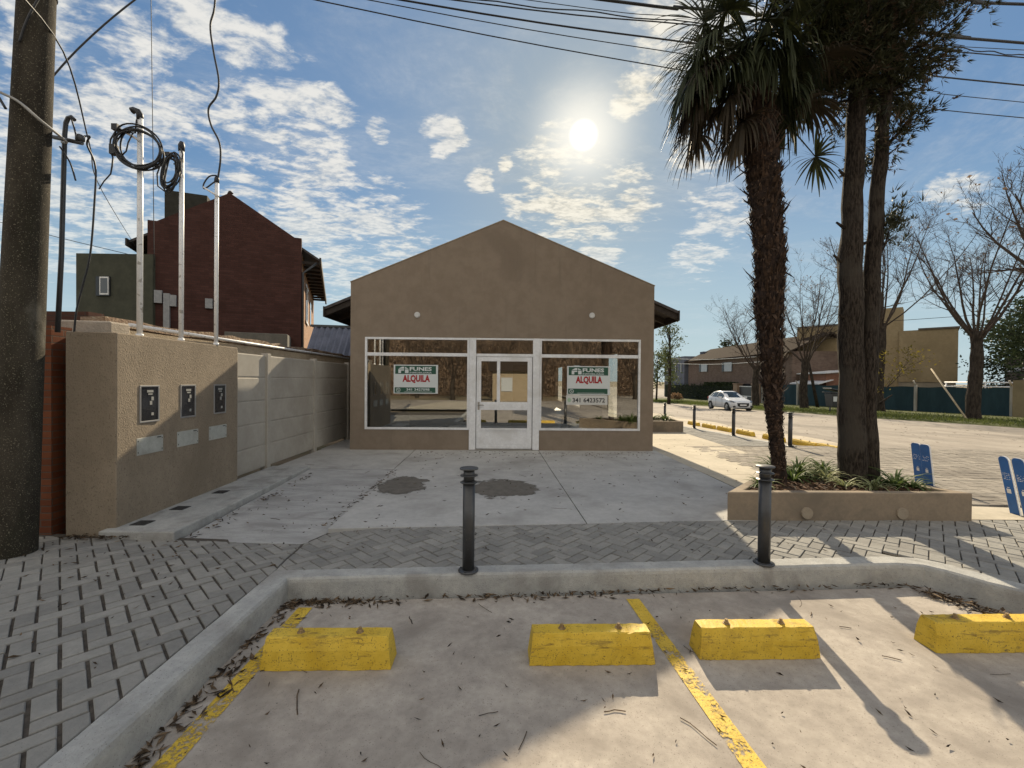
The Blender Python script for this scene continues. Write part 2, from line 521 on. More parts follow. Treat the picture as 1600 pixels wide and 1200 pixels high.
# kerb round the bay: left arm, back, rounded corner, right arm
mb = MB()
inner = [(-1.60, -2.5), (-1.60, 3.27), (3.30, 3.535), (3.47, 3.50), (3.56, 3.40), (3.66, 3.21), (7.2, -1.3)]
outer = [(-1.77, -2.5), (-1.77, 3.41), (3.32, 3.70), (3.56, 3.66), (3.72, 3.51), (3.83, 3.29), (7.34, -1.18)]
k = len(inner)
nseg = []
def lerp(a, b, t): return (a[0] + (b[0] - a[0]) * t, a[1] + (b[1] - a[1]) * t)
pi_, po_ = [], []
for i in range(k - 1):
    L = math.dist(inner[i], inner[i + 1]); q = max(1, int(L / 0.09))
    for t in range(q):
        pi_.append(lerp(inner[i], inner[i + 1], t / q)); po_.append(lerp(outer[i], outer[i + 1], t / q))
pi_.append(inner[-1]); po_.append(outer[-1])
rows = []
for (a, b) in zip(pi_, po_):
    j = random.uniform(-.002, .002); jz = random.uniform(-.0015, .0015); h = .006
    dx, dy = b[0] - a[0], b[1] - a[1]
    L = math.hypot(dx, dy); dx /= L; dy /= L
    r = [(a[0] + dx * (-.012 + j), a[1] + dy * (-.012 + j), -.3), (a[0] + dx * (j), a[1] + dy * (j), -.03), (a[0] + dx * (.006 + j), a[1] + dy * (.006 + j), -.008 + jz), (a[0] + dx * (.022 + j), a[1] + dy * (.022 + j), h + jz),
         (b[0] - dx * .012, b[1] - dy * .012, h + jz), (b[0], b[1], -.01), (b[0], b[1], -.3)]
    rows.append(r)
vs = [p for r in rows for p in r]; q = 7
mb.add(vs, [(i * q + j, i * q + j + 1, (i + 1) * q + j + 1, (i + 1) * q + j) for i in range(len(rows) - 1) for j in range(q - 1)], 0, False)
kerb = struct(mb, 'kerb', kerb_concrete)


# ---- herringbone pavers laid one by one
def clip(poly, reg):
    """convex clip of poly by convex counter-clockwise region"""
    out = poly
    for i in range(len(reg)):
        a, b = reg[i], reg[(i + 1) % len(reg)]
        ex, ey = b[0] - a[0], b[1] - a[1]
        src, out = out, []
        for j in range(len(src)):
            p, q = src[j], src[(j + 1) % len(src)]
            sp = ex * (p[1] - a[1]) - ey * (p[0] - a[0]); sq = ex * (q[1] - a[1]) - ey * (q[0] - a[0])
            if sp >= 0: out.append(p)
            if (sp >= 0) != (sq >= 0):
                t = sp / (sp - sq)
                out.append((p[0] + (q[0] - p[0]) * t, p[1] + (q[1] - p[1]) * t))
        if len(out) < 3: return []
    return out


def dip(x, y):                   # pavers sink a little towards the driveway ramp
    d = -0.062 * math.exp(-(((x + 2.0) / .62) ** 2 + ((y - 4.15) / .42) ** 2))
    d += -0.03 * math.exp(-(((x + 3.2) / .9) ** 2 + ((y - 4.1) / .3) ** 2))
    return d + .004 * math.sin(x * 2.1 + y) * math.sin(y * 1.7)


def lay(mb, poly, zf, ch=.005, depth=.03, tilt=.0015):
    if len(poly) < 3: return
    cx = sum(p[0] for p in poly) / len(poly); cy = sum(p[1] for p in poly) / len(poly)
    area = 0
    for i in range(len(poly)):
        p, q = poly[i], poly[(i + 1) % len(poly)]
        area += p[0] * q[1] - q[0] * p[1]
    if abs(area) < .0008: return
    tx, ty, tz = random.gauss(0, tilt * 4), random.gauss(0, tilt * 4), random.gauss(0, tilt)
    n = len(poly)
    top, mid, bot = [], [], []
    for x, y in poly:
        d = math.hypot(x - cx, y - cy) or 1
        k = 1 - ch * 1.2 / d
        z = zf(x, y) + tz + (x - cx) * tx + (y - cy) * ty
        top.append((cx + (x - cx) * k, cy + (y - cy) * k, z))
        mid.append((x, y, z - ch * .8)); bot.append((x, y, z - depth))
    fs = [tuple(range(n))] + [(n + i, n + (i + 1) % n, (i + 1) % n, i) for i in range(n)] + [(2 * n + i, 2 * n + (i + 1) % n, n + (i + 1) % n, n + i) for i in range(n)]
    mb.add(top + mid + bot, fs)


def inside(p, reg):
    for i in range(len(reg)):
        a, b = reg[i], reg[(i + 1) % len(reg)]
        if (b[0] - a[0]) * (p[1] - a[1]) - (b[1] - a[1]) * (p[0] - a[0]) < 0: return False
    return True


def herring(mb, reg, zf, w=.1, ang=45, gap=.0075, c0=(0, 0), gapx=None, own=None):
    """own: region a paver's centre must lie in; reg: convex region it is cut to"""
    ca, sa = math.cos(R(ang)), math.sin(R(ang))
    xs = [p[0] for p in reg]; ys = [p[1] for p in reg]
    own = own or reg
    i0, i1, j0, j1 = 10 ** 6, -10 ** 6, 10 ** 6, -10 ** 6
    for x in (min(xs) - .4, max(xs) + .4):
        for y in (min(ys) - .4, max(ys) + .4):
            u = ((x - c0[0]) * ca + (y - c0[1]) * sa) / w; v = (-(x - c0[0]) * sa + (y - c0[1]) * ca) / w
            i = (u + v) / 2; j = (u - v) / 4
            i0, i1, j0, j1 = min(i0, i), max(i1, i), min(j0, j), max(j1, j)
    for i in range(int(i0) - 2, int(i1) + 3):
        for j in range(int(j0) - 2, int(j1) + 3):
            ox, oy = i + 2 * j, i - 2 * j
            for (a0, b0, a1, b1) in ((0, 0, 2, 1), (0, 1, 1, 3)):
                x0, x1, y0, y1 = (ox + a0) * w, (ox + a1) * w, (oy + b0) * w, (oy + b1) * w
                mx, my = (x0 + x1) / 2, (y0 + y1) / 2
                wx, wy = c0[0] + mx * ca - my * sa, c0[1] + mx * sa + my * ca
                if wx < min(xs) - .15 or wx > max(xs) + .15 or wy < min(ys) - .15 or wy > max(ys) + .15: continue
                g = gap / 2 + random.uniform(-.001, .002)
                x0 += g; x1 -= g; y0 += g; y1 -= g
                if gapx:
                    e = gapx(wx, wy)
                    x0 += e; x1 -= e; y0 += e * .55; y1 -= e * .55
                jr = random.gauss(0, .006)
                pl = []
                for x, y in ((x0, y0), (x1, y0), (x1, y1), (x0, y1)):
                    x, y = x - mx, y - my
                    x, y = mx + x - y * jr, my + y + x * jr
                    pl.append((c0[0] + x * ca - y * sa, c0[1] + x * sa + y * ca))
                if own is not reg and not inside((wx, wy), own): continue
                lay(mb, clip(pl, reg), zf)


mb = MB()
def wide(x, y):                  # joints have washed out in a band across the left patch
    return .0042 * math.exp(-((x + 2.7 + .35 * (y - 3.4)) / .75) ** 2) * (1 if y > 1.7 else .6)
herring(mb, [(-5.6, .3), (-1.775, .3), (-1.775, 3.42), (-1.90, 4.14), (-5.6, 4.16)], dip, gapx=wide)
big = [(-1.87, 4.14), (-1.765, 3.40), (3.9, 3.68), (3.9, 4.70), (2.4, 4.655), (-1.74, 4.36)]
herring(mb, big, dip, c0=(.03, .02), own=[(-3, 3), (3.45, 3), (3.45, 5), (-3, 5)])
herring(mb, [(3.2, 3.78), (3.85, 3.27), (6.5, -.15), (8.6, -.15), (8.6, 4.70), (3.2, 4.70)], dip, c0=(.03, .02), own=[(3.45, -1), (9, -1), (9, 5), (3.45, 5)])
struct(mb, 'pavement', paver)
mb = MB()
for reg in ([(-6.5, -1.5), (-1.76, -1.5), (-1.76, 3.42), (-1.88, 4.2), (-6.5, 4.3)], [(-1.88, 4.2), (-1.76, 3.40), (3.33, 3.66), (3.62, 4.74), (2.4, 4.70), (-1.74, 4.40)], [(3.34, 3.66), (3.82, 3.27), (7.2, -1.1), (9.0, -1.1), (9.0, 4.74), (3.62, 4.74)]):
    xs = [p[0] for p in reg]; ys = [p[1] for p in reg]
    x = min(xs)
    while x < max(xs):
        y = min(ys)
        while y < max(ys):
            pl = clip([(x, y), (x + .25, y), (x + .25, y + .25), (x, y + .25)], reg)
            if pl: mb.add([(px, py, dip(px, py) - .011) for px, py in pl], [tuple(range(len(pl)))])
            y += .25
        x += .25
struct(mb, 'joint_bed', sand_joint)

# square-laid pavers of the crossing, beyond the planter
mb = MB()
yy = 5.32; r = 0
while yy < 10.75:
    xx = 4.3 + (0.1 if r % 2 else 0)
    while xx < 13.0:
        g = .004
        reg = [(5.15, 5.32), (13, 4.7), (13, 10.3), (7.05, 10.75), (4.3, 10.2), (4.3, 6.0)]
        pl = clip([(xx + g, yy + g), (xx + .2 - g, yy + g), (xx + .2 - g, yy + .2 - g), (xx + g, yy + .2 - g)], reg)
        lay(mb, pl, lambda x, y: zp(y) - .012 * max(0, x - 5.4) + .003 * math.sin(3 * x) * math.sin(2 * y), ch=.007, tilt=.002)
        xx += .2
    yy += .2; r += 1
struct(mb, 'crossing', surf('crossing_paver', (.23, .21, .18), (.30, .27, .23), 5, .93, .5, 120, .005, big=(.19, .17, .145), bigscale=.9, speck=(.14, .12, .10), speckscale=120, island=.14))
mb = MB()
mb.quad((4.2, 5.25, -.03), (13.2, 4.6, -.12), (13.2, 10.4, -.15), (4.2, 10.4, -.06))
struct(mb, 'crossing_bed', sand_joint)
# pale concrete band between the crossing and the footway
mb = MB()
mb.add([(5.0, 4.71, .002), (9.5, 4.71, -.02), (13, 4.2, -.1), (13, 4.66, -.105), (5.15, 5.31, .002), (4.9, 5.31, .002)], [(0, 1, 2, 3, 4, 5)])
struct(mb, 'crossing_edge', walk_concrete)

# ---- forecourt: separate slabs with real joints between them
mb = MB()
for pl in ([(-1.745, 4.375), (.882, 4.548), (.80, 7.28), (-1.815, 7.28)],
           [(.894, 4.549), (2.45, 4.665), (3.3, 4.68), (3.3, 7.28), (.812, 7.28)],
           [(-1.816, 7.288), (.80, 7.288), (.752, 9.4), (-1.865, 9.4)],
           [(.812, 7.288), (3.3, 7.288), (3.3, 9.4), (.764, 9.4)]):
    mb.prism(pl, -.2, 0)
struct(mb, 'forecourt', concrete, bevel=.004)
mb = MB()
mb.quad((-1.76, 4.42, -.06), (3.3, 4.7, -.06), (3.3, 9.3, -.06), (-1.82, 9.3, -.06))
struct(mb, 'forecourt_bed', sand_joint)
mb = MB()
mb.add([(-3.06, 4.155, -.045), (-1.9, 4.15, -.07), (-1.755, 4.30, -.07), (-1.825, 7.28, -.002), (-3.2, 7.28, -.002), (-3.06, 4.155, -.2), (-1.9, 4.15, -.2), (-1.755, 4.30, -.2)],
       [(0, 1, 2, 3, 4), (5, 6, 1, 0), (6, 7, 2, 1)])
struct(mb, 'driveway_ramp', ramp_concrete)
mb = MB()
mb.prism([(-3.86, 7.3), (-1.83, 7.3), (-1.88, 9.4), (-3.86, 9.4)], -.2, -.003)
mb.prism([(-3.9, 9.4), (-3.25, 9.4), (-3.25, 13), (-3.9, 13)], -.2, -.006)
struct(mb, 'side_path', concrete)
# low step along the meter wall
mb = MB()
mb.prism([(-3.80, 4.15), (-3.09, 4.14), (-3.2, 7.29), (-3.83, 7.29)], -.2, .045)
struct(mb, 'footway_step', kerb_concrete, bevel=.012)

# side footway to the right of the shop, its paver strip, kerb, bays and the street
mb = MB()
def edge(y): return 5.16 + (y - 8.4) * .101 if y > 8.4 else 5.16
ya = 4.72
for yb in (7.0, 9.3, 11.6, 14.0, 16.5, 19.0, 22.0, 26.0, 32.0):
    y0, y1 = ya + .006, yb - .006
    x0 = 3.31
    mb.add([(x0, y0, zp(y0)), (edge(y0), y0, zp(y0)), (edge(y1), y1, zp(y1)), (x0, y1, zp(y1)), (x0, y0, -.6), (edge(y0), y0, -.6), (edge(y1), y1, -.9), (x0, y1, -.9)],
           [(0, 1, 2, 3), (4, 5, 1, 0), (5, 6, 2, 1), (6, 7, 3, 2)])
    ya = yb
struct(mb, 'side_footway', walk_concrete)
mb = MB()
yy = 6.0
def kx(y): return 6.98 - (y - 10.37) * .06
while yy < 26:
    xx = 5.0
    while xx < 6.9:
        pl = clip([(xx + .004, yy + .004), (xx + .196, yy + .004), (xx + .196, yy + .096), (xx + .004, yy + .096)],
                  [(edge(yy) + .01, yy - 1), (kx(yy) - .12, yy - 1), (kx(yy) - .12, yy + 1), (edge(yy) + .01, yy + 1)])
        if yy > 10.3 or xx < 5.2 and 0: lay(mb, pl, lambda x, y: zp(y) + .002, ch=.006)
        xx += .2
    yy += .1
struct(mb, 'footway_pavers', paver)
mb = MB()
N = 12
vs = []
for i in range(N + 1):
    y = 10.3 + i * 1.5
    for dx, dz in ((-.13, -.3), (-.13, .006), (.06, .006), (.075, -.01), (.085, -.3)):
        vs.append((kx(y) + dx, y, zp(y) + dz))
mb.add(vs, [(i * 5 + j, i * 5 + j + 1, (i + 1) * 5 + j + 1, (i + 1) * 5 + j) for i in range(N) for j in range(4)])
struct(mb, 'side_kerb', kerb_concrete)
mb = MB()
vs = []
for i in range(N + 1):
    y = 10.3 + i * 1.5
    vs += [(edge(y) - .2, y, zp(y) - .03), (kx(y), y, zp(y) - .03)]
mb.add(vs, [(2 * i, 2 * i + 1, 2 * i + 3, 2 * i + 2) for i in range(N)])
struct(mb, 'footway_bed', sand_joint)

sheet('road', road_m, 6.2, 60, -60, 200, zr, 4, 52)
mb = MB()
ys = [10.2 + i for i in range(0, 19)]
vs = [];
for y in ys: vs += [(6.5, y, zr(y) + .004), (9.7 + .25 * math.sin(y), y, zr(y) + .004)]
mb.add(vs, [(2 * i, 2 * i + 1, 2 * i + 3, 2 * i + 2) for i in range(len(ys) - 1)])
struct(mb, 'side_parking_bay', surf('tan_bay_concrete', (.40, .35, .27), (.48, .42, .33), 1.5, .92, .4, 90, .004, big=(.33, .29, .225), bigscale=.6))
# the street behind the photographer
sheet('street', road_m, -60, 6.2, -17.5, -6.0, lambda y: -.2, 6, 1)

# grass verge over the street
mb = MB()
vx = lambda y: 19.6 + (0.16 * max(0, 33 - y)) - .06 * max(0, y - 33) + .25 * math.sin(y * .7)
ys = [8 + 1.5 * i for i in range(40)]
vs = []
for y in ys: vs += [(vx(y), y, zr(y) + .004), (vx(y) + .35, y, zr(y) + .10), (29.5, y, zr(y) + .16)]
mb.add(vs, [(3 * i + a, 3 * i + a + 1, 3 * i + 4 + a, 3 * i + 3 + a) for i in range(len(ys) - 1) for a in (0, 1)])
struct(mb, 'grass_verge', turf)
mb = MB()
for _ in range(26000):
    y = random.uniform(15, 60); x = vx(y) + .1 + abs(random.gauss(0, 1)) * 3.2
    if x > 28.9: continue
    h = random.uniform(.06, .17); a = random.uniform(0, PI); w = random.uniform(.012, .03)
    z = zr(y) + (.10 if x > vx(y) + .35 else .05)
    dx, dy = math.cos(a) * w, math.sin(a) * w
    l = random.uniform(-.07, .07)
    mb.add([(x - dx, y - dy, z), (x + dx, y + dy, z), (x + l, y + random.uniform(-.07, .07), z + h)], [(0, 1, 2)])
tag(mb.build('grass', grass_m), 'short green and yellow grass growing on the verge over the street', 'grass', kind='stuff')

# painted bay lines
mb = MB()
def line(a, b, w):
    dx, dy = b[0] - a[0], b[1] - a[1]; L = math.hypot(dx, dy); nx, ny = -dy / L * w / 2, dx / L * w / 2
    mb.quad((a[0] - nx, a[1] - ny, -.146), (b[0] - nx, b[1] - ny, -.146), (b[0] + nx, b[1] + ny, -.146), (a[0] + nx, a[1] + ny, -.146))
line((-1.41, 3.14), (-1.43, .9), .10)
line((.99, 3.26), (1.15, .9), .10)
struct(mb, 'bay_marking', line_yellow)

# damp patches on the forecourt
m, T, out = newmat('damp_concrete')
p = pos(T); po = pos(T, obj=True)
d = T.math('ADD', T.vmath('LENGTH', po, out=1), T.math('MULTIPLY', T.math('SUBTRACT', T.noise(p, 3.6, 6, .62, .3), .5), 1.1))
al = T.remap(d, .86, .70)
c = T.mix(T.remap(T.noise(p, 9, 6, .65), .3, .7), (.105, .096, .082), (.17, .155, .132))
b = T.n('ShaderNodeBsdfPrincipled', ins={'Base Color': c, 'Roughness': .62, 'Specular IOR Level': .35})
t = T.n('ShaderNodeBsdfTransparent')
mx = T.n('ShaderNodeMixShader', ins={0: T.math('MULTIPLY', al, .93), 1: t.outputs[0], 2: b.outputs[0]})
T.set(out.inputs[0], mx.outputs[0])
damp = m
for cx, cy, rx_, ry_ in ((-1.42, 6.2, .40, .66), (.0, 6.03, .57, .60)):
    mb = MB()
    mb.add([(1.5 * math.cos(2 * PI * i / 40), 1.5 * math.sin(2 * PI * i / 40), 0) for i in range(40)], [tuple(range(40))])
    o = struct(mb, 'damp_patch', damp)
    o.location = (cx, cy, .004); o.scale = (rx_, ry_, 1)

# ================================================================== THE SHOP
XL, XR, YF, ZE, ZT, XT = -3.255, 3.22, 9.3, 3.545, 4.90, -.035
dark_wood = surf('dark_roof_timber', (.030, .024, .02), (.05, .04, .033), 9, .8, .4, 60, .004, stretch=(1, .2, 1))
roof_tile = surf('dark_roof_sheet', (.05, .045, .045), (.08, .07, .068), 6, .7, .6, 20, .02)
inner_wall = surf('inner_plaster', (.30, .27, .24), (.34, .31, .27), 3, .95)
inner_floor = surf('inner_floor_tile', (.26, .25, .23), (.32, .30, .28), 2, .35, spec=.4)
shop = thing('shop', 'taupe rendered single storey shop with gabled front, white framed shop windows and glazed door', 'building', (0, YF, 0))
mb = MB()
T2 = YF + .20
WZ0, WZ1, WL, WR = .428, 2.395, -2.95, 2.94
mb.box(XL, WL, YF, T2, -.15, WZ1); mb.box(WR, XR, YF, T2, -.15, WZ1)
mb.box(WL, -.735, YF, T2, -.15, WZ0); mb.box(.765, WR, YF, T2, -.15, WZ0)
mb.box(-.735, .765, YF, T2, -.15, .005)
mb.yprism([(XL, WZ1), (XR, WZ1), (XR, ZE), (XT, ZT), (XL, ZE)], YF, T2)
facade = mb.build('front_wall', stucco, shop)
mb = MB()
# parapet return and long side walls; openings in the right wall light the inside
mb.box(XL, XL + .18, T2, 27, -.8, ZE - .08)
def wall_x(x0, x1, spans, z0, z1):
    y = T2
    for a, b, c, d in spans:
        mb.box(x0, x1, y, a, z0, z1); mb.box(x0, x1, a, b, z0, c); mb.box(x0, x1, a, b, d, z1); y = b
    mb.box(x0, x1, y, 27, z0, z1)
ops = [(11.6, 13.3, .43, 2.27), (17.3, 20.0, .40, 2.25), (22.6, 25.6, .40, 2.25)]
wall_x(XR - .18, XR, ops, -.8, ZE - .08)
mb.box(XL + .18, XR - .18, 26.8, 27, -.8, ZE - .08)
mb.yprism([(XL, ZE - .08), (XR, ZE - .08), (XT, ZT - .08)], 26.8, 27)
mb.build('side_wall', stucco, shop)
mb = MB()
mb.box(XL + .18, XR - .18, T2, 26.8, -.10, .02)
mb.build('floor', inner_floor, shop)
mb = MB()
mb.box(XL + .18, XR - .18, T2, 26.8, 2.75, 2.83)
mb.box(XL + .184, XL + .2, T2 + .01, 26.79, .02, 2.749)
mb.box(XL + .2, XR - .19, 14.2, 14.3, 2.0, 2.749)
mb.box(XL + .2, .3, 14.2, 14.3, .02, 2.0)
mb.build('inner_wall', inner_wall, shop)
# flashing on the parapet
mb = MB()
th = .016
for a, b in (((XL - .012, ZE + .001), (XT, ZT + .001)), ((XT, ZT + .001), (XR + .012, ZE + .001))):
    mb.yprism([a, b, (b[0], b[1] + th), (a[0], a[1] + th)], YF - .008, T2 + .02)
mb.build('parapet_capping', surf('parapet_render', (.33, .27, .2), (.38, .31, .23), 6, .9), shop)
# roof with wide eaves, set back behind the parapet
mb = MB()
sl = .425
for sx in (-1, 1):
    xe = XT + sx * 4.47
    z0 = 3.23
    zr_ = z0 + sl * 4.47
    prof = [(xe, z0), (XT, zr_), (XT, zr_ + .07), (xe, z0 + .07)]
    if sx > 0: prof = prof[::-1]
    mb.yprism(prof, 11.0, 27.4)
roof = mb.build('roof', roof_tile, shop)
mb = MB()
for sx in (-1, 1):
    xe = XT + sx * 4.47
    mb.box(min(xe, xe + sx * .03), max(xe, xe + sx * .03), 10.99, 27.4, 3.05, 3.31)       # gutter board
    for y in [11.0 + .09 + i * .9 for i in range(18)]:
        a = (XT + sx * 3.2, 3.23 + sl * 1.27)
        prof = [(xe, 3.08), (XT + sx * 3.1, 3.08 + sl * 1.37), (XT + sx * 3.1, 3.225 + sl * 1.37), (xe, 3.225)]
        if sx > 0: prof = prof[::-1]
        mb.yprism(prof, y - .04, y + .04)
mb.build('eaves_timber', dark_wood, roof)
# windows
def frame_window(name, x0, x1, z0, z1, ztr, par, w=.045):
    f = MB()
    y0, y1 = YF - .012, YF + .055
    f.box(x0, x1, y0, y1, z0, z0 + w); f.box(x0, x1, y0, y1, z1 - w, z1)
    f.box(x0, x0 + w, y0, y1, z0 + w, z1 - w); f.box(x1 - w, x1, y0, y1, z0 + w, z1 - w)
    f.box(x0 + w, x1 - w, y0 + .006, y1, ztr - .035, ztr + .035)
    o = f.build(name, white_paint, par, bevel=.004)
    g = MB()
    for a, b in ((z0 + w, ztr - .035), (ztr + .035, z1 - w)):
        g.box(x0 + w, x1 - w, YF + .02, YF + .026, a, b)
    g.build('pane', glass, o)
    return o
frame_window('shop_window', WL + .003, -.735, WZ0 + .003, WZ1 - .003, 2.03, shop)
frame_window('shop_window', .765, WR - .003, WZ0 + .003, WZ1 - .003, 2.025, shop)
# posts and door
mb = MB()
mb.box(-.732, -.592, YF - .03, YF + .07, .01, WZ1 - .003); mb.box(.622, .762, YF - .03, YF + .07, .01, WZ1 - .003)
mb.box(-.592, .622, YF - .008, YF + .06, WZ1 - .04, WZ1 - .003); mb.box(-.592, .622, YF - .008, YF + .06, 2.0, 2.06)
post = mb.build('door_frame', white_paint, shop, bevel=.004)
g = MB(); g.box(-.592, .622, YF + .02, YF + .026, 2.06, WZ1 - .04); g.build('pane', glass, post)
mb = MB()
y0, y1 = YF, YF + .045
dx0, dx1 = -.58, .61
mb.box(dx0, dx0 + .10, y0, y1, .03, 1.995); mb.box(dx1 - .10, dx1, y0, y1, .03, 1.995)
ix0, ix1 = dx0 + .10, dx1 - .10
mb.box(ix0, ix1, y0, y1, 1.90, 1.995)
mb.box(ix0, ix1, y0, y1, .86, 1.03)
mb.box(ix0, ix1, y0, y1, .43, .47)
mb.box(ix0, ix1, y0 + .012, y1 - .008, .10, .43)
mb.box(ix0, ix1, y0, y1, .03, .10)
mb.box(-.145, -.075, y0 + .004, y1, 1.03, 1.90)
# thin bead round the panel
mb.box(ix0 + .05, ix1 - .05, y0 + .004, y0 + .012, .135, .142); mb.box(ix0 + .05, ix1 - .05, y0 + .004, y0 + .012, .39, .397)
door = mb.build('door', white_paint, shop, bevel=.004)
g = MB()
g.box(ix0, ix1, y0 + .02, y0 + .026, .47, .86); g.box(ix0, -.145, y0 + .02, y0 + .026, 1.03, 1.90); g.box(-.075, ix1, y0 + .02, y0 + .026, 1.03, 1.90)
g.build('pane', glass, door)
h = MB()
h.box(dx0 + .03, dx0 + .07, y0 - .008, y0 - .001, .86, 1.03)
h.tube([(dx0 + .05, y0 - .01, .97), (dx0 + .05, y0 - .05, .97), (dx0 + .16, y0 - .05, .965)], .010, 8)
h.build('handle', steel, door)
s_ = MB(); s_.box(-.6, .63, YF - .06, YF + .0, .003, .022); s_.build('threshold', steel, shop)
for x, z in ((-1.848, 2.871), (1.88, 2.90)):
    l = MB()
    for r0, a, b in ((.062, 0, .012), (.05, .012, .03)):
        ring = [(x + r0 * math.cos(2 * PI * i / 20), z + r0 * math.sin(2 * PI * i / 20)) for i in range(20)]
        l.yprism(ring, YF - b, YF - a)
    l.build('wall_light', surf('frosted_lamp', (.55, .55, .54), (.66, .66, .64), 30, .4), shop)


# ------------------------------------------------------------------ lettering
def text_mesh(txt, w, h, bold=.012):
    """triangles of a line of text fitted into a w x h box, origin bottom left"""
    cu = bpy.data.curves.new('lettering', 'FONT')
    cu.body = txt; cu.size = 1.0; cu.offset = bold; cu.resolution_u = 2
    ob = bpy.data.objects.new('lettering', cu)
    col.objects.link(ob)
    dg = bpy.context.evaluated_depsgraph_get()
    me = ob.evaluated_get(dg).to_mesh()
    vs = [tuple(v.co) for v in me.vertices]; fs = [tuple(p.vertices) for p in me.polygons]
    ob.evaluated_get(dg).to_mesh_clear()
    bpy.data.objects.remove(ob); bpy.data.curves.remove(cu)
    x0 = min(v[0] for v in vs); x1 = max(v[0] for v in vs); y0 = min(v[1] for v in vs); y1 = max(v[1] for v in vs)
    return [((v[0] - x0) / (x1 - x0) * w, (v[1] - y0) / (y1 - y0) * h) for v in vs], fs


sign_white = flat('sign_white', (.62, .66, .66), .45)
sign_green = flat('sign_green', (.022, .085, .055), .45)
sign_red = flat('sign_red', (.36, .012, .016), .45)
sign_black = flat('sign_black', (.015, .018, .02), .45)
sign_lime = flat('sign_pale_green', (.36, .50, .36), .45)


def sign(x0, x1, z0, z1, label, phone):
    """printed board fixed to the inside face of the shop window"""
    Y0 = YF + .011
    t = thing('rental_sign', label, 'sign', ((x0 + x1) / 2, Y0, z0), 'rental signs in the shop windows')
    w, h = x1 - x0, z1 - z0
    mb = MB(); mb.box(x0, x1, Y0, Y0 + .005, z0, z1); mb.build('board', sign_white, t)
    P = lambda u, v, d: (x0 + u * w, Y0 - d, z0 + v * h)
    mb = MB()
    mb.quad(P(.035, .68, .001), P(.955, .68, .001), P(.955, .965, .001), P(.035, .965, .001)); mb.quad(P(.025, .03, .001), P(.945, .03, .001), P(.945, .215, .001), P(.025, .215, .001))
    mb.build('green_band', sign_green, t)
    def put(m, txt, u, v, uw, vh, bold, nm='lettering'):
        vs, fs = text_mesh(txt, uw * w, vh * h, bold)
        mb = MB(); mb.add([(x0 + u * w + a, Y0 - .002, z0 + v * h + b) for a, b in vs], fs); mb.build(nm, m, t)
    put(sign_white, 'FUNES', .36, .79, .50, .135, .035)
    put(sign_white, 'INMOBILIARIA', .36, .70, .50, .055, .012)
    put(sign_red, 'ALQUILA', .20, .36, .62, .29, .045)
    # house shaped monogram: an F under a roof and an I
    mb = MB()
    q = lambda *p: mb.quad(*[P(u, v, .002) for u, v in p])
    q((.105, .71), (.165, .71), (.165, .84), (.105, .84)); q((.165, .795), (.235, .795), (.235, .84), (.165, .84))
    q((.255, .71), (.335, .71), (.335, .84), (.255, .84))
    q((.105, .86), (.235, .86), (.235, .93), (.19, .93)); q((.255, .86), (.335, .86), (.255, .93))
    mb.build('emblem', sign_white, t)
    # telephone disc
    mb = MB()
    n = 20; cx_, cz_ = x0 + .105 * w, z0 + .122 * h; r1, r0 = .075 * h, .058 * h
    ring = [(math.cos(2 * PI * i / n), math.sin(2 * PI * i / n)) for i in range(n)]
    vs = [(cx_ + r1 * a, Y0 - .002, cz_ + r1 * b) for a, b in ring] + [(cx_ + r0 * a, Y0 - .002, cz_ + r0 * b) for a, b in ring]
    mb.add(vs, [(i, (i + 1) % n, n + (i + 1) % n, n + i) for i in range(n)])
    e = r0 * .75
    mb.quad((cx_ - e * .8, Y0 - .0022, cz_ + e * .55), (cx_ - e * .45, Y0 - .0022, cz_ + e * .8), (cx_ + e * .8, Y0 - .0022, cz_ - e * .5), (cx_ + e * .5, Y0 - .0022, cz_ - e * .8))
    mb.build('phone_symbol', sign_white, t)
    if phone:
        put(sign_white, phone, .29, .10, .52, .085, .02)
    # fine print, too small to read: a row of short strokes
    mb = MB(); u = .24
    while u < .86:
        l = random.uniform(.008, .02); mb.quad(P(u, .052, .002), P(u + l, .052, .002), P(u + l, .068, .002), P(u, .068, .002)); u += l + .006
    mb.build('fine_print', sign_white, t)
    return t
sign(-2.342, -1.402, 1.197, 1.81, 'green and white rental sign with white phone number in the left shop window', '341 3427098')
s2 = sign(1.36, 2.285, 1.20, 1.815, 'green and white rental sign in the right shop window above a phone strip', None)
t = thing('phone_strip', 'pale strip with black phone number 341 6423572 under the right rental sign', 'sign', (1.8, YF + .03, .98))
mb = MB(); mb.box(1.345, 2.235, YF + .012, YF + .016, .985, 1.19); mb.build('board', flat('strip_white', (.60, .60, .57), .5), t)
vs, fs = text_mesh('341 6423572', .70, .098, .02)
mb = MB(); mb.add([(1.48 + a, YF + .0105, 1.035 + b) for a, b in vs], fs); mb.build('lettering', sign_black, t)
mb = MB(); n = 14
mb.add([(1.41 + .04 * math.cos(2 * PI * i / n), YF + .0105, 1.085 + .045 * math.sin(2 * PI * i / n)) for i in range(n)], [tuple(range(n))]); mb.build('phone_symbol', sign_lime, t)

# things left standing inside the shop
t = thing('stool', 'small dark stool standing inside the shop behind the right window', 'stool', (1.75, 12.2, .02))
mb = MB(); mb.lathe((1.75, 12.2, .02), [(.15, .42), (.16, .43), (.16, .46), (.15, .47)], 16); mb.build('seat', gun_metal, t)
for a in range(4):
    mb = MB(); c_, s_ = math.cos(a * PI / 2 + .5), math.sin(a * PI / 2 + .5)
    mb.tube([(1.75 + c_ * .17, 12.2 + s_ * .17, .02), (1.75 + c_ * .12, 12.2 + s_ * .12, .445)], .012, 6); mb.build('leg', gun_metal, t)

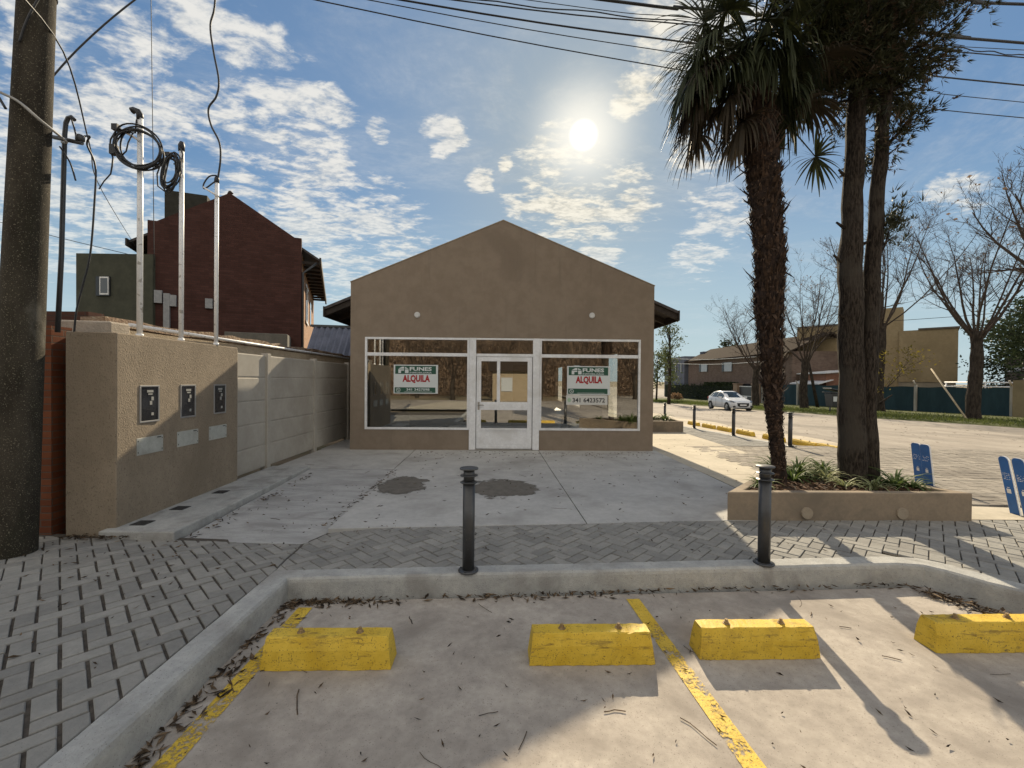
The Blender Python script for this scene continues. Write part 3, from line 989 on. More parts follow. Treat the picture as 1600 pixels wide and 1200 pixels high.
# ================================================================== LEFT SIDE
mw = thing('meter_wall', 'rough taupe rendered pillar wall holding three electricity meters', 'wall', (-3.9, 5.2, 0))
mb = MB()
mb.prism([(-4.13, 4.18), (-3.717, 4.25), (-3.772, 6.25), (-4.13, 6.25)], -.15, 1.925)
mb.build('body', rough_stucco, mw, bevel=.01)
meter_frame = flat('meter_frame', (.30, .30, .30), .35, .5, .3)
meter_glass = flat('meter_glass', (.018, .02, .026), .12, .6)
meter_parts = flat('meter_parts', (.32, .32, .30), .5)
cover_m = surf('cover_plate', (.36, .37, .34), (.42, .43, .40), 12, .6, big=(.3, .3, .27), bigscale=4)
def xw(y): return -3.717 - (y - 4.25) * .0275
for (ya, yb) in ((4.523, 4.78), (5.106, 5.359), (5.711, 5.96)):
    z0, z1 = 1.025, 1.413
    x = xw((ya + yb) / 2)
    mb = MB(); w = .018
    mb.box(x, x + .010, ya, yb, z0, z0 + w); mb.box(x, x + .010, ya, yb, z1 - w, z1); mb.box(x, x + .010, ya, ya + w, z0 + w, z1 - w); mb.box(x, x + .010, yb - w, yb, z0 + w, z1 - w)
    m = mb.build('meter_box', meter_frame, mw, bevel=.003)
    mb = MB(); mb.box(x - .02, x + .004, ya + w, yb - w, z0 + w, z1 - w); mb.build('meter_window', meter_glass, m)
    mb = MB()
    cy = (ya + yb) / 2
    mb.box(x + .0045, x + .0075, cy - .035, cy + .045, z1 - .075, z1 - .05); mb.box(x + .0045, x + .0075, cy - .02, cy + .035, z1 - .10, z1 - .085)
    mb.box(x + .0045, x + .0075, cy + .0, cy + .03, z1 - .205, z1 - .165); mb.box(x + .0045, x + .0075, cy + .02, cy + .05, z1 - .16, z1 - .12)
    mb.box(x + .0045, x + .0075, cy + .02, cy + .05, z0 + .07, z0 + .10)
    mb.build('meter_label', meter_parts, m)
for (ya, yb) in ((4.488, 4.834), (5.058, 5.405), (5.62, 5.976)):
    z0, z1 = .695, .872
    x = xw((ya + yb) / 2)
    mb = MB(); mb.box(x - .01, x + .006, ya, yb, z0, z1); c = mb.build('cover_plate', cover_m, mw, bevel=.003)
    mb = MB()
    for y in (ya + .015, yb - .02):
        for z in (z0 + .03, z1 - .03): mb.box(x + .0065, x + .008, y, y + .006, z - .008, z + .008)
    mb.box(x + .0065, x + .0075, yb - .085, yb - .03, z1 - .022, z1 - .012)
    mb.build('screw', sign_black, c)
surf('dark_iron', (.03, .03, .032), (.07, .068, .065), 40, .7, .8, 90, .01)
for y, lab in ((4.391, 'dark square floor cover in the step, nearest the front edge'), (4.894, 'dark square floor cover in the step, middle of the three'), (5.593, 'dark square floor cover in the step, farthest from the front edge')):
    mb = MB(); mb.box(-3.655, -3.51, y - .07, y + .07, .04, .050)
    for q in range(5): mb.box(-3.645, -3.52, y - .055 + q * .025, y - .043 + q * .025, .050, .053)
    tag(mb.build('floor_cover', MATS['dark_iron'], origin=(-3.58, y, .045)), lab, 'drain cover', 'floor covers along the meter wall')

pipe_white = surf('white_pipe', (.74, .75, .76), (.82, .83, .84), 20, .45, speck=(.45, .45, .43), speckscale=15)
black_rubber = surf('black_cable', (.012, .013, .016), (.03, .032, .036), 30, .5, spec=.4)
grey_tape = flat('grey_tape', (.33, .33, .32), .6)
POLES = [(-3.868, 4.7, 4.24, .027), (-3.80, 5.2, 4.17, .025), (-3.785, 5.8, 4.08, .024)]
plabs = ['tallest white conduit pole with large hoop of black cable, nearest the street', 'middle white conduit pole with a tight bundle of black cable', 'shortest white conduit pole with a black cable rising to the sky']
for (x, y, zt, r), lab in zip(POLES, plabs):
    t = thing('conduit_pole', lab, 'pole', (x, y, 1.925), 'white conduit poles on the meter wall')
    mb = MB(); mb.tube([(x, y, 1.9), (x + .004, y, zt - .01)], r, 14)
    mb.tube([(x, y, 1.925), (x, y, 1.955)], r + .008, 14)
    mb.build('pipe', pipe_white, t)
    # small arm that carries the cable
    mb = MB()
    arm = [(x + .03, y - .03, zt - .26), (x - .2, y - .03, zt - .13)] if zt > 4.2 else [(x + .03, y - .03, zt - .20), (x - .14, y - .03, zt - .09)] if zt > 4.1 else [(x + .05, y - .03, zt - .22), (x - .15, y - .03, zt - .10)]
    mb.tube(arm, [.014, .012], 6)
    mb.build('bracket', pipe_white, t)
    mb = MB()
    if zt > 4.2:
        mb.tube([(x, y, zt - .03), (x, y, zt + .03), (x - .02, y, zt + .065), (x - .06, y, zt + .08), (x - .085, y, zt + .07)], [.03, .032, .03, .03, .033], 10)
    elif zt > 4.1:
        mb.tube([(x, y, zt - .02), (x, y, zt + .05), (x + .005, y, zt + .09)], [.032, .034, .02], 10)
    else:
        mb.tube([(x, y, zt - .03), (x + .005, y, zt + .03), (x + .01, y, zt + .06)], [.03, .028, .015], 10)
    mb.build('cap', black_rubber, t)
# hoop of cable on the first pole
x, y, zt, r = POLES[0]
mb = MB()
rnd = random.Random(3)
for k in range(8):
    pts = []
    rx_, rz_ = .235 + rnd.uniform(-.03, .02), .215 + rnd.uniform(-.03, .02)
    cx_, cz_ = x + .02 + rnd.uniform(-.015, .025), 3.885 + rnd.uniform(-.02, .02)
    for i in range(33):
        a = 2 * PI * i / 32
        sx = 1 + .12 * math.cos(a)
        pts.append((cx_ + rx_ * math.cos(a) + .05 * math.sin(a) * -1, y - .04 + .02 * math.sin(a * 2 + k) - k * .004, cz_ + rz_ * math.sin(a)))
    mb.tube(pts, .0085, 6)
mb.tube([(x - .01, y - .03, 4.20), (x - .02, y - .035, 4.06), (x - .10, y - .04, 4.06), (x - .19, y - .05, 4.10)], .008, 6)
mb.tube([(x - .2, y - .05, 4.08), (x - .26, y - .05, 3.98), (x - .27, y - .05, 3.88), (x - .24, y - .05, 3.8)], .008, 6)
mb.tube([(x - .03, y - .05, 4.05), (x - .08, y - .05, 3.95), (x - .10, y - .05, 3.86), (x - .14, y - .05, 3.82)], .007, 6)
mb.tube([(x - .235, y - .05, 3.8), (x - .245, y - .05, 3.70), (x - .26, y - .05, 3.62), (x - .33, y - .05, 3.54), (x - .38, y - .05, 3.46)], [.008, .008, .007, .006, .006], 6)
mb.obox((x - .205, y - .05, 4.105), .03, .025, .03)
mb.obox((x - .225, y - .05, 3.87), .028, .03, .05)
o = mb.build('cable_coil', black_rubber, origin=(x, y - .04, 3.88))
tag(o, 'large loose hoop of black cable hung on the tallest white pole', 'cable')
x, y, zt, r = POLES[1]
mb = MB()
for k in range(9):
    pts = []
    rx_, rz_ = .07 + rnd.uniform(-.03, .035), .19 + rnd.uniform(-.03, .03)
    cx_, cz_ = x - .09 + rnd.uniform(-.035, .03), 3.885 + rnd.uniform(-.03, .02)
    for i in range(25):
        a = 2 * PI * i / 24
        pts.append((cx_ + rx_ * math.cos(a) + .03 * math.sin(a), y - .04 - k * .004 + .015 * math.sin(2 * a + k), cz_ + rz_ * math.sin(a)))
    mb.tube(pts, .0085, 6)
mb.tube([(x + .005, y - .03, 4.18), (x + .04, y - .03, 4.1), (x + .02, y - .03, 4.0), (x - .06, y - .04, 3.98)], .008, 6)
mb.tube([(x - .14, y - .04, 4.06), (x - .2, y - .04, 4.0), (x - .25, y - .04, 3.86), (x - .24, y - .04, 3.72), (x - .16, y - .04, 3.66), (x - .08, y - .04, 3.7)], .008, 6)
mb.obox((x - .12, y - .04, 4.09), .03, .025, .02)
o = mb.build('cable_coil', black_rubber, origin=(x, y - .04, 3.88))
tag(o, 'tight drooping bundle of black cable tied to the middle white pole', 'cable')

# concrete slab fence
panel_m = surf('precast_panel', (.375, .35, .305), (.42, .395, .35), 3, .92, .2, 90, .002, mottle=.05, big=(.33, .305, .265), bigscale=1.0)
fw = thing('panel_fence', 'grey precast concrete panel fence running back beside the shop', 'fence', (-3.9, 9, 0))
posts = [6.32, 7.22, 9.0, 10.92, 12.8]
for a, b in zip(posts[:-1], posts[1:]):
    mb = MB()
    z = .06
    for i in range(5):
        h = .362
        mb.add([(-3.93, a, z), (-3.93, b, z), (-3.93, b, z + h - .004), (-3.93, a, z + h - .004), (-3.885, a, z), (-3.885, b, z), (-3.88, b, z + .02), (-3.88, a, z + .02), (-3.88, b, z + h - .02), (-3.88, a, z + h - .02), (-3.887, b, z + h - .004), (-3.887, a, z + h - .004)],
               [(0, 1, 2, 3), (4, 5, 6, 7), (7, 6, 8, 9), (9, 8, 10, 11), (11, 10, 2, 3), (0, 1, 5, 4)])
        z += h
    mb.build('panel', panel_m, fw)
for p in posts:
    mb = MB(); mb.box(-3.96, -3.845, p - .055, p + .055, -.1, 1.90); mb.build('post', panel_m, fw, bevel=.008)

# older walls behind
rubble = surf('weathered_masonry', (.24, .165, .115), (.37, .29, .21), 9, .98, 1.0, 24, .05, big=(.13, .085, .06), bigscale=2.2, speck=(.42, .36, .28), speckscale=20, speckr=(.62, .72))
mb = MB()
N = 34
top = []
for i in range(N + 1):
    y = 5.08 + i * .26
    top.append((y, 2.19 + random.uniform(-.022, .02)))
vs = []
for y, z in top: vs += [(-4.85, y, 0), (-4.85, y, z + .0), (-4.57, y, z + random.uniform(-.015, .015)), (-4.56, y, z - .09), (-4.60, y, z - .10), (-4.60, y, 0)]
mb.add(vs, [(i * 6 + j, i * 6 + j + 1, (i + 1) * 6 + j + 1, (i + 1) * 6 + j) for i in range(N) for j in range(5)] + [(0, 5, 4, 3, 2, 1)])
tag(mb.build('old_wall', rubble, origin=(-4.7, 9, 0)), 'weathered old masonry wall with crumbling brown top behind the panel fence', 'wall')
t = thing('render_wall', 'sunlit pale rough rendered wall with a corner stub behind the meter wall', 'wall', (-4.3, 6, 0))
mb = MB(); mb.box(-4.42, -4.28, 5.0, 12.5, 0, 2.03); mb.build('body', surf('sunlit_render', (.40, .33, .24), (.47, .39, .29), 8, .95, .9, 60, .01), t)
mb = MB(); mb.prism([(-4.66, 4.62), (-4.18, 4.70), (-4.2, 4.98), (-4.66, 4.98)], 0, 2.09); mb.build('corner_stub', surf('stub_render', (.33, .29, .24), (.40, .35, .29), 8, .95, .9, 50, .01), t, bevel=.02)
mb = MB()
mb.tube([(-4.22, 4.99, 2.085), (-4.25, 7.5, 2.075), (-4.27, 12.4, 2.06)], .022, 10)
tag(mb.build('water_pipe', pipe_white, origin=(-4.25, 8, 2.0)), 'thin white pipe running along the top of the rendered wall', 'pipe')
brick_dk = brickmat('dark_brick', (.075, .035, .027), (.10, .05, .036), (.07, .05, .042))
brick_or = brickmat('orange_brick', (.15, .05, .024), (.20, .07, .033), (.12, .08, .06))
mb = MB(); mb.box(-9.0, -4.87, 5.2, 5.4, 0, 2.26)
tag(mb.build('boundary_wall', brick_dk, origin=(-6, 5.3, 0)), 'dark brown brick boundary wall seen between the utility pole and the meter wall', 'wall')
mb = MB(); mb.box(-5.6, -4.30, 4.22, 4.42, -.15, 1.98)
tag(mb.build('brick_wall', brick_or, origin=(-4.8, 4.4, 0)), 'orange red brick wall end beside the concrete utility pole', 'wall')
# dark box standing in for the shade in the gap by the meter wall
mb = MB(); mb.box(-4.6, -4.14, 4.46, 4.6, -.1, 1.9)
tag(mb.build('gap_shade', soil, origin=(-4.2, 4.5, 0)), 'dark box standing in for shade in the gap between brick wall and meter wall', 'wall')

# utility pole, spun concrete, leaning a little
pole_m = None
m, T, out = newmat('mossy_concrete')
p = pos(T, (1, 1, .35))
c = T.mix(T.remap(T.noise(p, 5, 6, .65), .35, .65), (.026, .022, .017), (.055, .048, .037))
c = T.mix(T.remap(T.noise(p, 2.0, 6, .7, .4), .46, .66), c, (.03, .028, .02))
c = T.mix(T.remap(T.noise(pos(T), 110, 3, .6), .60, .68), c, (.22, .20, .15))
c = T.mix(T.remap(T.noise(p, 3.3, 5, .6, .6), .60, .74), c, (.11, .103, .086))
b = T.n('ShaderNodeBsdfPrincipled', ins={'Base Color': c, 'Roughness': .95, 'Specular IOR Level': .2})
bn = T.n('ShaderNodeBump', ins={'Strength': .6, 'Distance': .006, 'Height': T.noise(pos(T), 130, 4, .6)})
T.set(b.inputs['Normal'], bn.outputs[0]); T.set(out.inputs[0], b.outputs[0])
up = thing('utility_pole', 'massive mottled round concrete utility pole leaning slightly at the left edge', 'pole', (-4.13, 3.75, 0))
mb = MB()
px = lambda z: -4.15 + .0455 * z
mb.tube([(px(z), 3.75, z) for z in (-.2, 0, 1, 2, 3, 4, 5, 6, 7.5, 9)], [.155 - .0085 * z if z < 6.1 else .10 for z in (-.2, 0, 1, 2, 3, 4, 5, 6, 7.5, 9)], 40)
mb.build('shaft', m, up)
mb = MB()
mb.lathe((px(4.72), 3.75, 4.72), [(.117, -.02), (.123, -.015), (.123, .015), (.117, .02)], 32)
mb.build('band', gun_metal, up)
t = thing('drop_pole', 'slim black pole with hooked top and insulator arm behind the utility pole', 'pole', (-4.03, 4.05, 2.0))
mb = MB()
mb.tube([(-4.07, 4.05, 1.9), (-4.035, 4.05, 2.6), (-4.005, 4.05, 3.7), (-3.995, 4.05, 3.80), (-3.975, 4.05, 3.845), (-3.945, 4.05, 3.855), (-3.92, 4.05, 3.83)], [.020, .019, .018, .018, .018, .018, .017], 10)
mb.build('pipe', gun_metal, t)
mb = MB()
mb.tube([(-4.08, 4.02, 3.655), (-3.82, 4.02, 3.605)], .018, 6)
mb.lathe((-3.84, 4.02, 3.62), [(.02, 0), (.034, .01), (.034, .05), (.02, .06)], 10)
mb.build('insulator_arm', gun_metal, t)

# loose wires at the left
def wire(pts, r, label, name='wire', group='loose wires round the utility pole', m=None):
    mb = MB()
    P = [Vector(p) for p in pts]
    out = []
    for i in range(len(P) - 1):                      # Catmull-Rom
        p0, p1, p2, p3 = P[max(i - 1, 0)], P[i], P[i + 1], P[min(i + 2, len(P) - 1)]
        for k in range(6):
            s = k / 6
            out.append(.5 * ((2 * p1) + (p2 - p0) * s + (2 * p0 - 5 * p1 + 4 * p2 - p3) * s * s + (3 * p1 - p0 - 3 * p2 + p3) * s ** 3))
    out.append(P[-1])
    mb.tube(out, r, 6)
    return tag(mb.build(name, m or black_rubber, origin=P[0]), label, 'wire', group)
wire([(-3.3, 4.9, 6.2), (-3.84, 4.6, 5.39), (-4.23, 4.4, 4.72), (-4.5, 4.25, 4.12)], .008, 'black wire sloping up to the right from behind the utility pole')
wire([(-3.45, 3.7, 5.2), (-3.7, 3.66, 4.79), (-3.86, 3.62, 4.42), (-3.94, 3.62, 4.20)], .008, 'short curved black wire crossing the front of the utility pole near the top')
wire([(-3.5, 3.0, 4.3), (-3.97, 4.0, 4.41), (-5.14, 5.5, 4.37), (-8.15, 9.0, 5.24), (-14.3, 17.3, 6.43)], .007, 'long thin wire running from the utility pole down to the brick house eaves')
wire([(-3.84, 4.02, 3.66), (-3.83, 4.1, 3.71), (-3.90, 4.15, 3.66), (-3.87, 4.2, 3.48), (-3.88, 4.2, 3.12), (-3.92, 4.2, 2.64), (-4.0, 4.2, 2.31), (-4.06, 4.2, 2.0), (-4.1, 4.2, 1.2)], .008, 'slack black wire hanging from the insulator arm down past the meter wall')
wire([(-4.7, 3.5, 3.95), (-4.25, 3.57, 3.85), (-4.07, 3.60, 3.78), (-3.93, 3.61, 3.71), (-3.82, 3.66, 3.60), (-3.85, 3.9, 3.56), (-3.98, 4.0, 3.60)], .011, 'pale grey wire wrapped round the front of the utility pole', m=grey_tape)
wire([(-4.3, 3.52, 4.1), (-4.07, 3.53, 3.80), (-3.97, 3.55, 3.62)], .010, 'short thick black wire end at the far left of the utility pole')
wire([(-4.0, 4.0, 3.56), (-3.91, 4.0, 3.42), (-3.86, 4.0, 3.26)], .007, 'short dangling wire tail below the insulator arm')
wire([(-3.93, 4.03, 3.84), (-3.90, 4.03, 3.74), (-3.88, 4.03, 3.66), (-3.85, 4.02, 3.64)], .007, 'little black wire loop joining the hook to the insulator')
wire([(-3.78, 5.75, 7.4), (-3.81, 5.8, 6.43), (-3.87, 5.8, 6.1), (-3.83, 5.8, 5.77), (-3.76, 5.8, 5.39), (-3.79, 5.8, 5.18), (-3.89, 5.8, 5.02), (-3.86, 5.8, 4.81), (-3.75, 5.8, 4.58), (-3.735, 5.8, 4.35), (-3.77, 5.8, 4.10)], .0125, 'wavy black cable rising from the shortest white pole', 'cable')
wire([(-3.77, 5.78, 4.14), (-3.86, 5.77, 4.12), (-3.93, 5.77, 4.02), (-3.92, 5.77, 3.96), (-3.82, 5.77, 4.03), (-3.77, 5.78, 4.08)], .009, 'small loop of black cable at the head of the shortest white pole', 'cable')
wire([(-11.2, 14.0, 14.5), (-11.14, 14.0, 10.35), (-11.07, 14.0, 5.0)], .011, 'single thin vertical wire in front of the brick house')
wire([(-18, 15.5, 6.95), (-15.96, 16.0, 6.47), (-13.6, 16.6, 5.98)], .012, 'faint wire reaching the dark green annex from the left')

# ------------------------------------------------------------------ brick house behind
brick_house = thing('brick_house', 'dark red brick two storey house with stepped gable behind the walls', 'house', (-9.0, 19.5, -.2), rz=math.atan2(4, 10.5))
ORG[brick_house.name] = Vector((0, 0, 0))
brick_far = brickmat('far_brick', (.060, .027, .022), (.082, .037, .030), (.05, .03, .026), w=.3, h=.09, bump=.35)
brick_lit = brickmat('sunlit_side_brick', (.36, .20, .12), (.44, .27, .17), (.32, .25, .19))  # much paler than the gable brick: sunlight on the side is in the colour
BW, BD = 5.5, 11.0              # local: x from -BW..0 along the gable, y from 0..BD back
mb = MB()
mb.yprism([(-BW, 0), (0, 0), (0, 7.9), (-.28, 7.9), (-2.72, 9.45), (-5.2, 7.92), (-BW, 7.92)], 0, .3)
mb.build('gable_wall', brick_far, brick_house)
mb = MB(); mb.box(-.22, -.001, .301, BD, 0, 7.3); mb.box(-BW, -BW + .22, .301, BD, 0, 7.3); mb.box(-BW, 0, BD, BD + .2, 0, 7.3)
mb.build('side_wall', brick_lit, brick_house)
mb = MB()
for sx, xe in ((1, .75), (-1, -BW - .7)):
    ze = 7.02; zr2 = 9.2
    prof = [(xe, ze), (-2.72, zr2), (-2.72, zr2 + .1), (xe, ze + .1)]
    if sx > 0: prof = prof[::-1]
    mb.yprism(prof, .31, BD + .5)
rf = mb.build('roof', roof_tile, brick_house)
mb = MB()
mb.box(.72, .80, .05, BD + .5, 6.85, 7.14)
for i in range(12): mb.box(.0, .72, .4 + i * .9, .5 + i * .9, 6.88, 7.0)
mb.box(-BW - .74, -BW - .68, .1, BD + .5, 6.85, 7.14)
mb.build('eaves', dark_wood, rf)
mb = MB(); mb.tube([(.05, .12, 0), (.05, .12, 6.4), (.6, .2, 6.9)], .05, 8); mb.build('drainpipe', gun_metal, brick_house)
mb = MB(); mb.box(-.05, .04, 6.2, 7.2, 4.8, 6.1); mb.build('window', glassmat('upper_glass', (.2, .22, .25), .25), brick_house)
mb = MB(); mb.box(-.05, .04, 2.6, 4.2, 4.6, 6.3)
w_ = mb.build('window', glassmat('house_glass', (.2, .22, .25), .25), brick_house)
mb = MB(); mb.box(.041, .07, 2.5, 4.3, 4.48, 4.6); mb.box(.041, .07, 3.36, 3.44, 4.6, 6.3); mb.box(.041, .06, 2.5, 4.3, 6.3, 6.4); mb.build('window_frame', white_paint, w_)
mb = MB(); mb.box(-BW + .25, -BW + 1.75, 1.0, 2.4, 7.0, 9.55); mb.build('chimney', surf('dark_green_render', (.028, .027, .02), (.04, .038, .03), 4, .9), brick_house)
surf('grey_utility_box', (.24, .245, .25), (.30, .305, .31), 9, .6)
for x0, x1, z0, z1 in ((.55, .75, 3.2, 5.05), (.25, .50, 4.65, 5.15), (.755, .97, 4.55, 5.0), (1.95, 2.2, 4.55, 4.95)):
    mb = MB(); mb.box(-BW + x0, -BW + x1, -.13, -.001, z0, z1); mb.build('utility_box', MATS['grey_utility_box'], brick_house)
mb = MB(); mb.box(-2.6, -.4, -1.5, -.01, 0, 3.5); mb.build('lean_to', surf('grey_green_render', (.115, .11, .095), (.15, .14, .12), 3, .9), brick_house, bevel=.02)
mb = MB(); mb.tube([(-2.72, .1, 9.46), (-2.74, .1, 9.56)], [.12, .05], 8); mb.build('ridge_cap', roof_tile, brick_house)
ax = thing('annex_house', 'dark green flat topped annex with one small window left of the brick house', 'house', (-15.7, 17.5, -.2))
mb = MB(); mb.box(-16.87, -13.9, 17.5, 22, -.3, 6.35); mb.build('wall', surf('annex_green_render', (.05, .052, .038), (.068, .07, .05), 2, .92, .3, 60, .006), ax)
mb = MB(); mb.box(-16.06, -15.53, 17.44, 17.499, 4.68, 5.44); f = mb.build('window', flat('window_dark', (.02, .022, .026), .2), ax)
mb = MB(); mb.box(-15.84, -15.57, 17.405, 17.435, 4.78, 5.36); mb.build('pane', flat('grey_pane', (.10, .11, .12), .2), f)
mb = MB(); mb.box(-15.88, -15.845, 17.40, 17.439, 4.72, 5.42); mb.box(-15.565, -15.54, 17.40, 17.439, 4.72, 5.42); mb.box(-15.845, -15.565, 17.40, 17.439, 5.365, 5.42); mb.box(-15.845, -15.565, 17.40, 17.439, 4.72, 4.775); mb.build('window_frame', dusty_white, f)
# corrugated shed roof between house and shop
shed = thing('metal_shed', 'blue grey corrugated metal shed between the brick house and the shop', 'shed', (-5.6, 14, 0))
mb = MB()
vs = []; N = 25
for i in range(N + 1):
    x = -6.55 + i * .10
    dz = .045 * math.cos(i * PI)
    vs += [(x, 13.9 + dz, 1.5), (x + .08, 14.9 + dz, 3.30 - (x + 8.6) * .02)]
mb.add(vs, [(2 * i, 2 * i + 2, 2 * i + 3, 2 * i + 1) for i in range(N)])
mb.build('roof_sheet', surf('blue_grey_zinc', (.10, .115, .16), (.14, .155, .21), 3, .5, spec=.4), shed)
mb = MB(); mb.add([(-6.55, 14.86, 3.25), (-4.2, 14.86, 3.20), (-4.2, 14.86, 3.28), (-6.55, 14.86, 3.33), (-6.55, 15.0, 3.25), (-4.2, 15.0, 3.20), (-4.2, 15.0, 3.28), (-6.55, 15.0, 3.33)], [(0, 1, 2, 3), (7, 6, 5, 4), (3, 2, 6, 7)]); mb.build('ridge_board', gun_metal, shed)
mb = MB(); mb.box(-6.5, -4.0, 14.1, 16.1, -.4, 1.9); mb.build('wall', inner_wall, shed)

# ================================================================== FOREGROUND OBJECTS
def make_bollard():
    t = thing('bollard', '', 'bollard', (0, 0, 0), 'dark grey bollards along the kerbs')
    mb = MB(); mb.lathe((0, 0, 0), [(.047, .01), (.047, .695)], 28); mb.lathe((0, 0, 0), [(.043, .695), (.043, .80)], 28)
    mb.build('post', gun_metal, t)
    mb = MB(); mb.lathe((0, 0, 0), [(.078, 0), (.080, .004), (.079, .010), (.05, .016)], 28)
    for a in range(4): mb.lathe((.064 * math.cos(a * PI / 2 + .4), .064 * math.sin(a * PI / 2 + .4), .008), [(.007, 0), (.007, .012), (.003, .014)], 8)
    mb.build('base_flange', gun_metal, t)
    for z in (.695, .748):
        mb = MB(); mb.lathe((0, 0, 0), [(.044, z - .003), (.068, z - .002), (.070, z + .002), (.066, z + .005), (.044, z + .010)], 28); mb.build('louvre_ring', gun_metal, t)
    mb = MB(); mb.lathe((0, 0, 0), [(.046, .795), (.072, .797), (.074, .802), (.071, .808), (.02, .812)], 28); mb.build('cap', surf('bollard_cap', (.05, .052, .055), (.075, .078, .082), 8, .5, spec=.4), t)
    return t
proto = make_bollard()
bl = [(-.264, 3.40, .006, 'dark grey bollard on the kerb in front of the shop door'), (2.161, 3.54, .006, 'dark grey bollard on the kerb in front of the planter'),
      (6.93, 10.37, zp(10.37) + .006, 'dark bollard on the side kerb, nearest the palm trunk'), (6.78, 12.68, zp(12.68) + .006, 'dark bollard on the side kerb, second from the palm trunk'),
      (6.66, 15.05, zp(15.05) + .006, 'dark bollard on the side kerb, third from the palm trunk'), (6.54, 17.5, zp(17.5) + .006, 'dark bollard on the side kerb behind the far planter')]
for i, (x, y, z, lab) in enumerate(bl):
    o = proto if i == 0 else copy_tree(proto)
    o.location = (x, y, z); o['label'] = lab; o.rotation_euler.z = random.uniform(0, 1)


def make_stop(L=.735, H=.172, seed=1):
    rnd = random.Random(seed)
    mb = MB()
    N = 26
    prof = [(0, 0), (.004, .05), (.010, .105), (.030, H - .006), (.036, H), (.125, H), (.131, H - .006), (.148, .10), (.155, 0)]
    rows = []
    for i in range(N + 1):
        u = i / N; x = -L / 2 + L * u
        inset = .014 if i in (0, N) else 0
        r = []
        for j, (y, z) in enumerate(prof):
            x2 = x
            if i == 0: x2 = x + .022 * z / H
            if i == N: x2 = x - .022 * z / H
            yy = y + (inset * .3 if y < .07 else -inset * .3) + rnd.uniform(-.0018, .0018) * (2.0 if j in (0, 3) else 1)
            zz = z + rnd.uniform(-.0016, .0016) * (1 if 0 < j < 8 else .3)
            if rnd.random() < .05 and j in (3, 4): zz -= rnd.uniform(.002, .006); yy += rnd.uniform(.002, .008)
            r.append((x2, yy, zz))
        rows.append(r)
    q = len(prof)
    mb.add([p for r in rows for p in r], [(i * q + j, (i + 1) * q + j, (i + 1) * q + j + 1, i * q + j + 1) for i in range(N) for j in range(q - 1)] + [tuple(range(q - 1, -1, -1)) if 0 else tuple(range(q)), tuple(N * q + j for j in range(q - 1, -1, -1))])
    t = thing('wheel_stop', '', 'wheel stop', (0, 0, 0), 'yellow concrete wheel stops')
    mb.build('block', stop_yellow, t)
    for sx in (-.17, .17):
        mb = MB()
        mb.lathe((sx, .08, H), [(.023, 0), (.023, .003), (.015, .0035), (.015, .015), (.0095, .0155), (.0095, .028)], 6, smooth=False)
        mb.build('bolt', rust_steel, t)
    return t
stops = [(-.995, 2.462, -.148, .4, 'yellow wheel stop at the left end, beside the worn bay line'), (.53, 2.497, -.148, .5, 'yellow wheel stop left of the middle bay line, below the left bollard'),
         (1.545, 2.545, -.148, .6, 'yellow wheel stop just right of the middle bay line, in sun'), (3.03, 2.60, -.148, .6, 'yellow wheel stop at the right edge, with tree shadow on top')]
for i, (x, y, z, rz, lab) in enumerate(stops):
    o = make_stop(seed=i + 3) if i else make_stop(seed=2)
    o.location = (x, y, z); o.rotation_euler.z = R(rz); o['label'] = lab
far = make_stop(.95, .15, 11)
fs = []
for yc in (17.75, 15.15, 12.25, 9.9):
    for s_ in (1, -1):
        fs.append((8.06 - (yc - 12) * .0, yc + s_ * .68))
fl = ['far yellow wheel stop farthest along the side street', 'far yellow wheel stop second along, behind the third bollard gap', 'far yellow wheel stop behind the second side bollard, far half of its pair', 'far yellow wheel stop right of the second side bollard, near half of its pair',
      'far yellow wheel stop just left of the palm trunk', 'far yellow wheel stop right of the nearest side bollard', 'far yellow wheel stop partly hidden by the conifer trunk', 'far yellow wheel stop hidden behind the conifer trunks']
for i, ((x, y), lab) in enumerate(zip(fs, fl)):
    if i == 7: continue
    o = far if i == 0 else copy_tree(far)
    o.location = (x, y, zr(y) + .006); o.rotation_euler.z = R(-90); o['label'] = lab
far['label'] = fl[0]

# ------------------------------------------------------------------ planters
pl = thing('planter', 'large triangular taupe planter with palm and conifer on the corner', 'planter', (3.9, 5.2, 0))
O = [(2.44, 4.672), (5.15, 4.66), (4.13, 6.40)]
def inset(P, d):
    n = len(P); out = []
    for i in range(n):
        a, b, c = Vector(P[i - 1]), Vector(P[i]), Vector(P[(i + 1) % n])
        e1 = (b - a).normalized(); e2 = (c - b).normalized()
        n1 = Vector((-e1.y, e1.x)); n2 = Vector((-e2.y, e2.x))
        k = (n1 + n2); k = k / k.dot(n1)
        out.append(tuple(b + k * d))
    return out
I = inset(O, .10)
mb = MB()
vs = [(x, y, -.1) for x, y in O] + [(x, y, .305) for x, y in O] + [(x, y, .305) for x, y in I] + [(x, y, .1) for x, y in I]
mb.add(vs, [(i, (i + 1) % 3, 3 + (i + 1) % 3, 3 + i) for i in range(3)] + [(3 + i, 3 + (i + 1) % 3, 6 + (i + 1) % 3, 6 + i) for i in range(3)] + [(6 + i, 6 + (i + 1) % 3, 9 + (i + 1) % 3, 9 + i) for i in range(3)])
mb.build('wall', smooth_taupe, pl, bevel=.012)
mb = MB()
B = I
N = 16
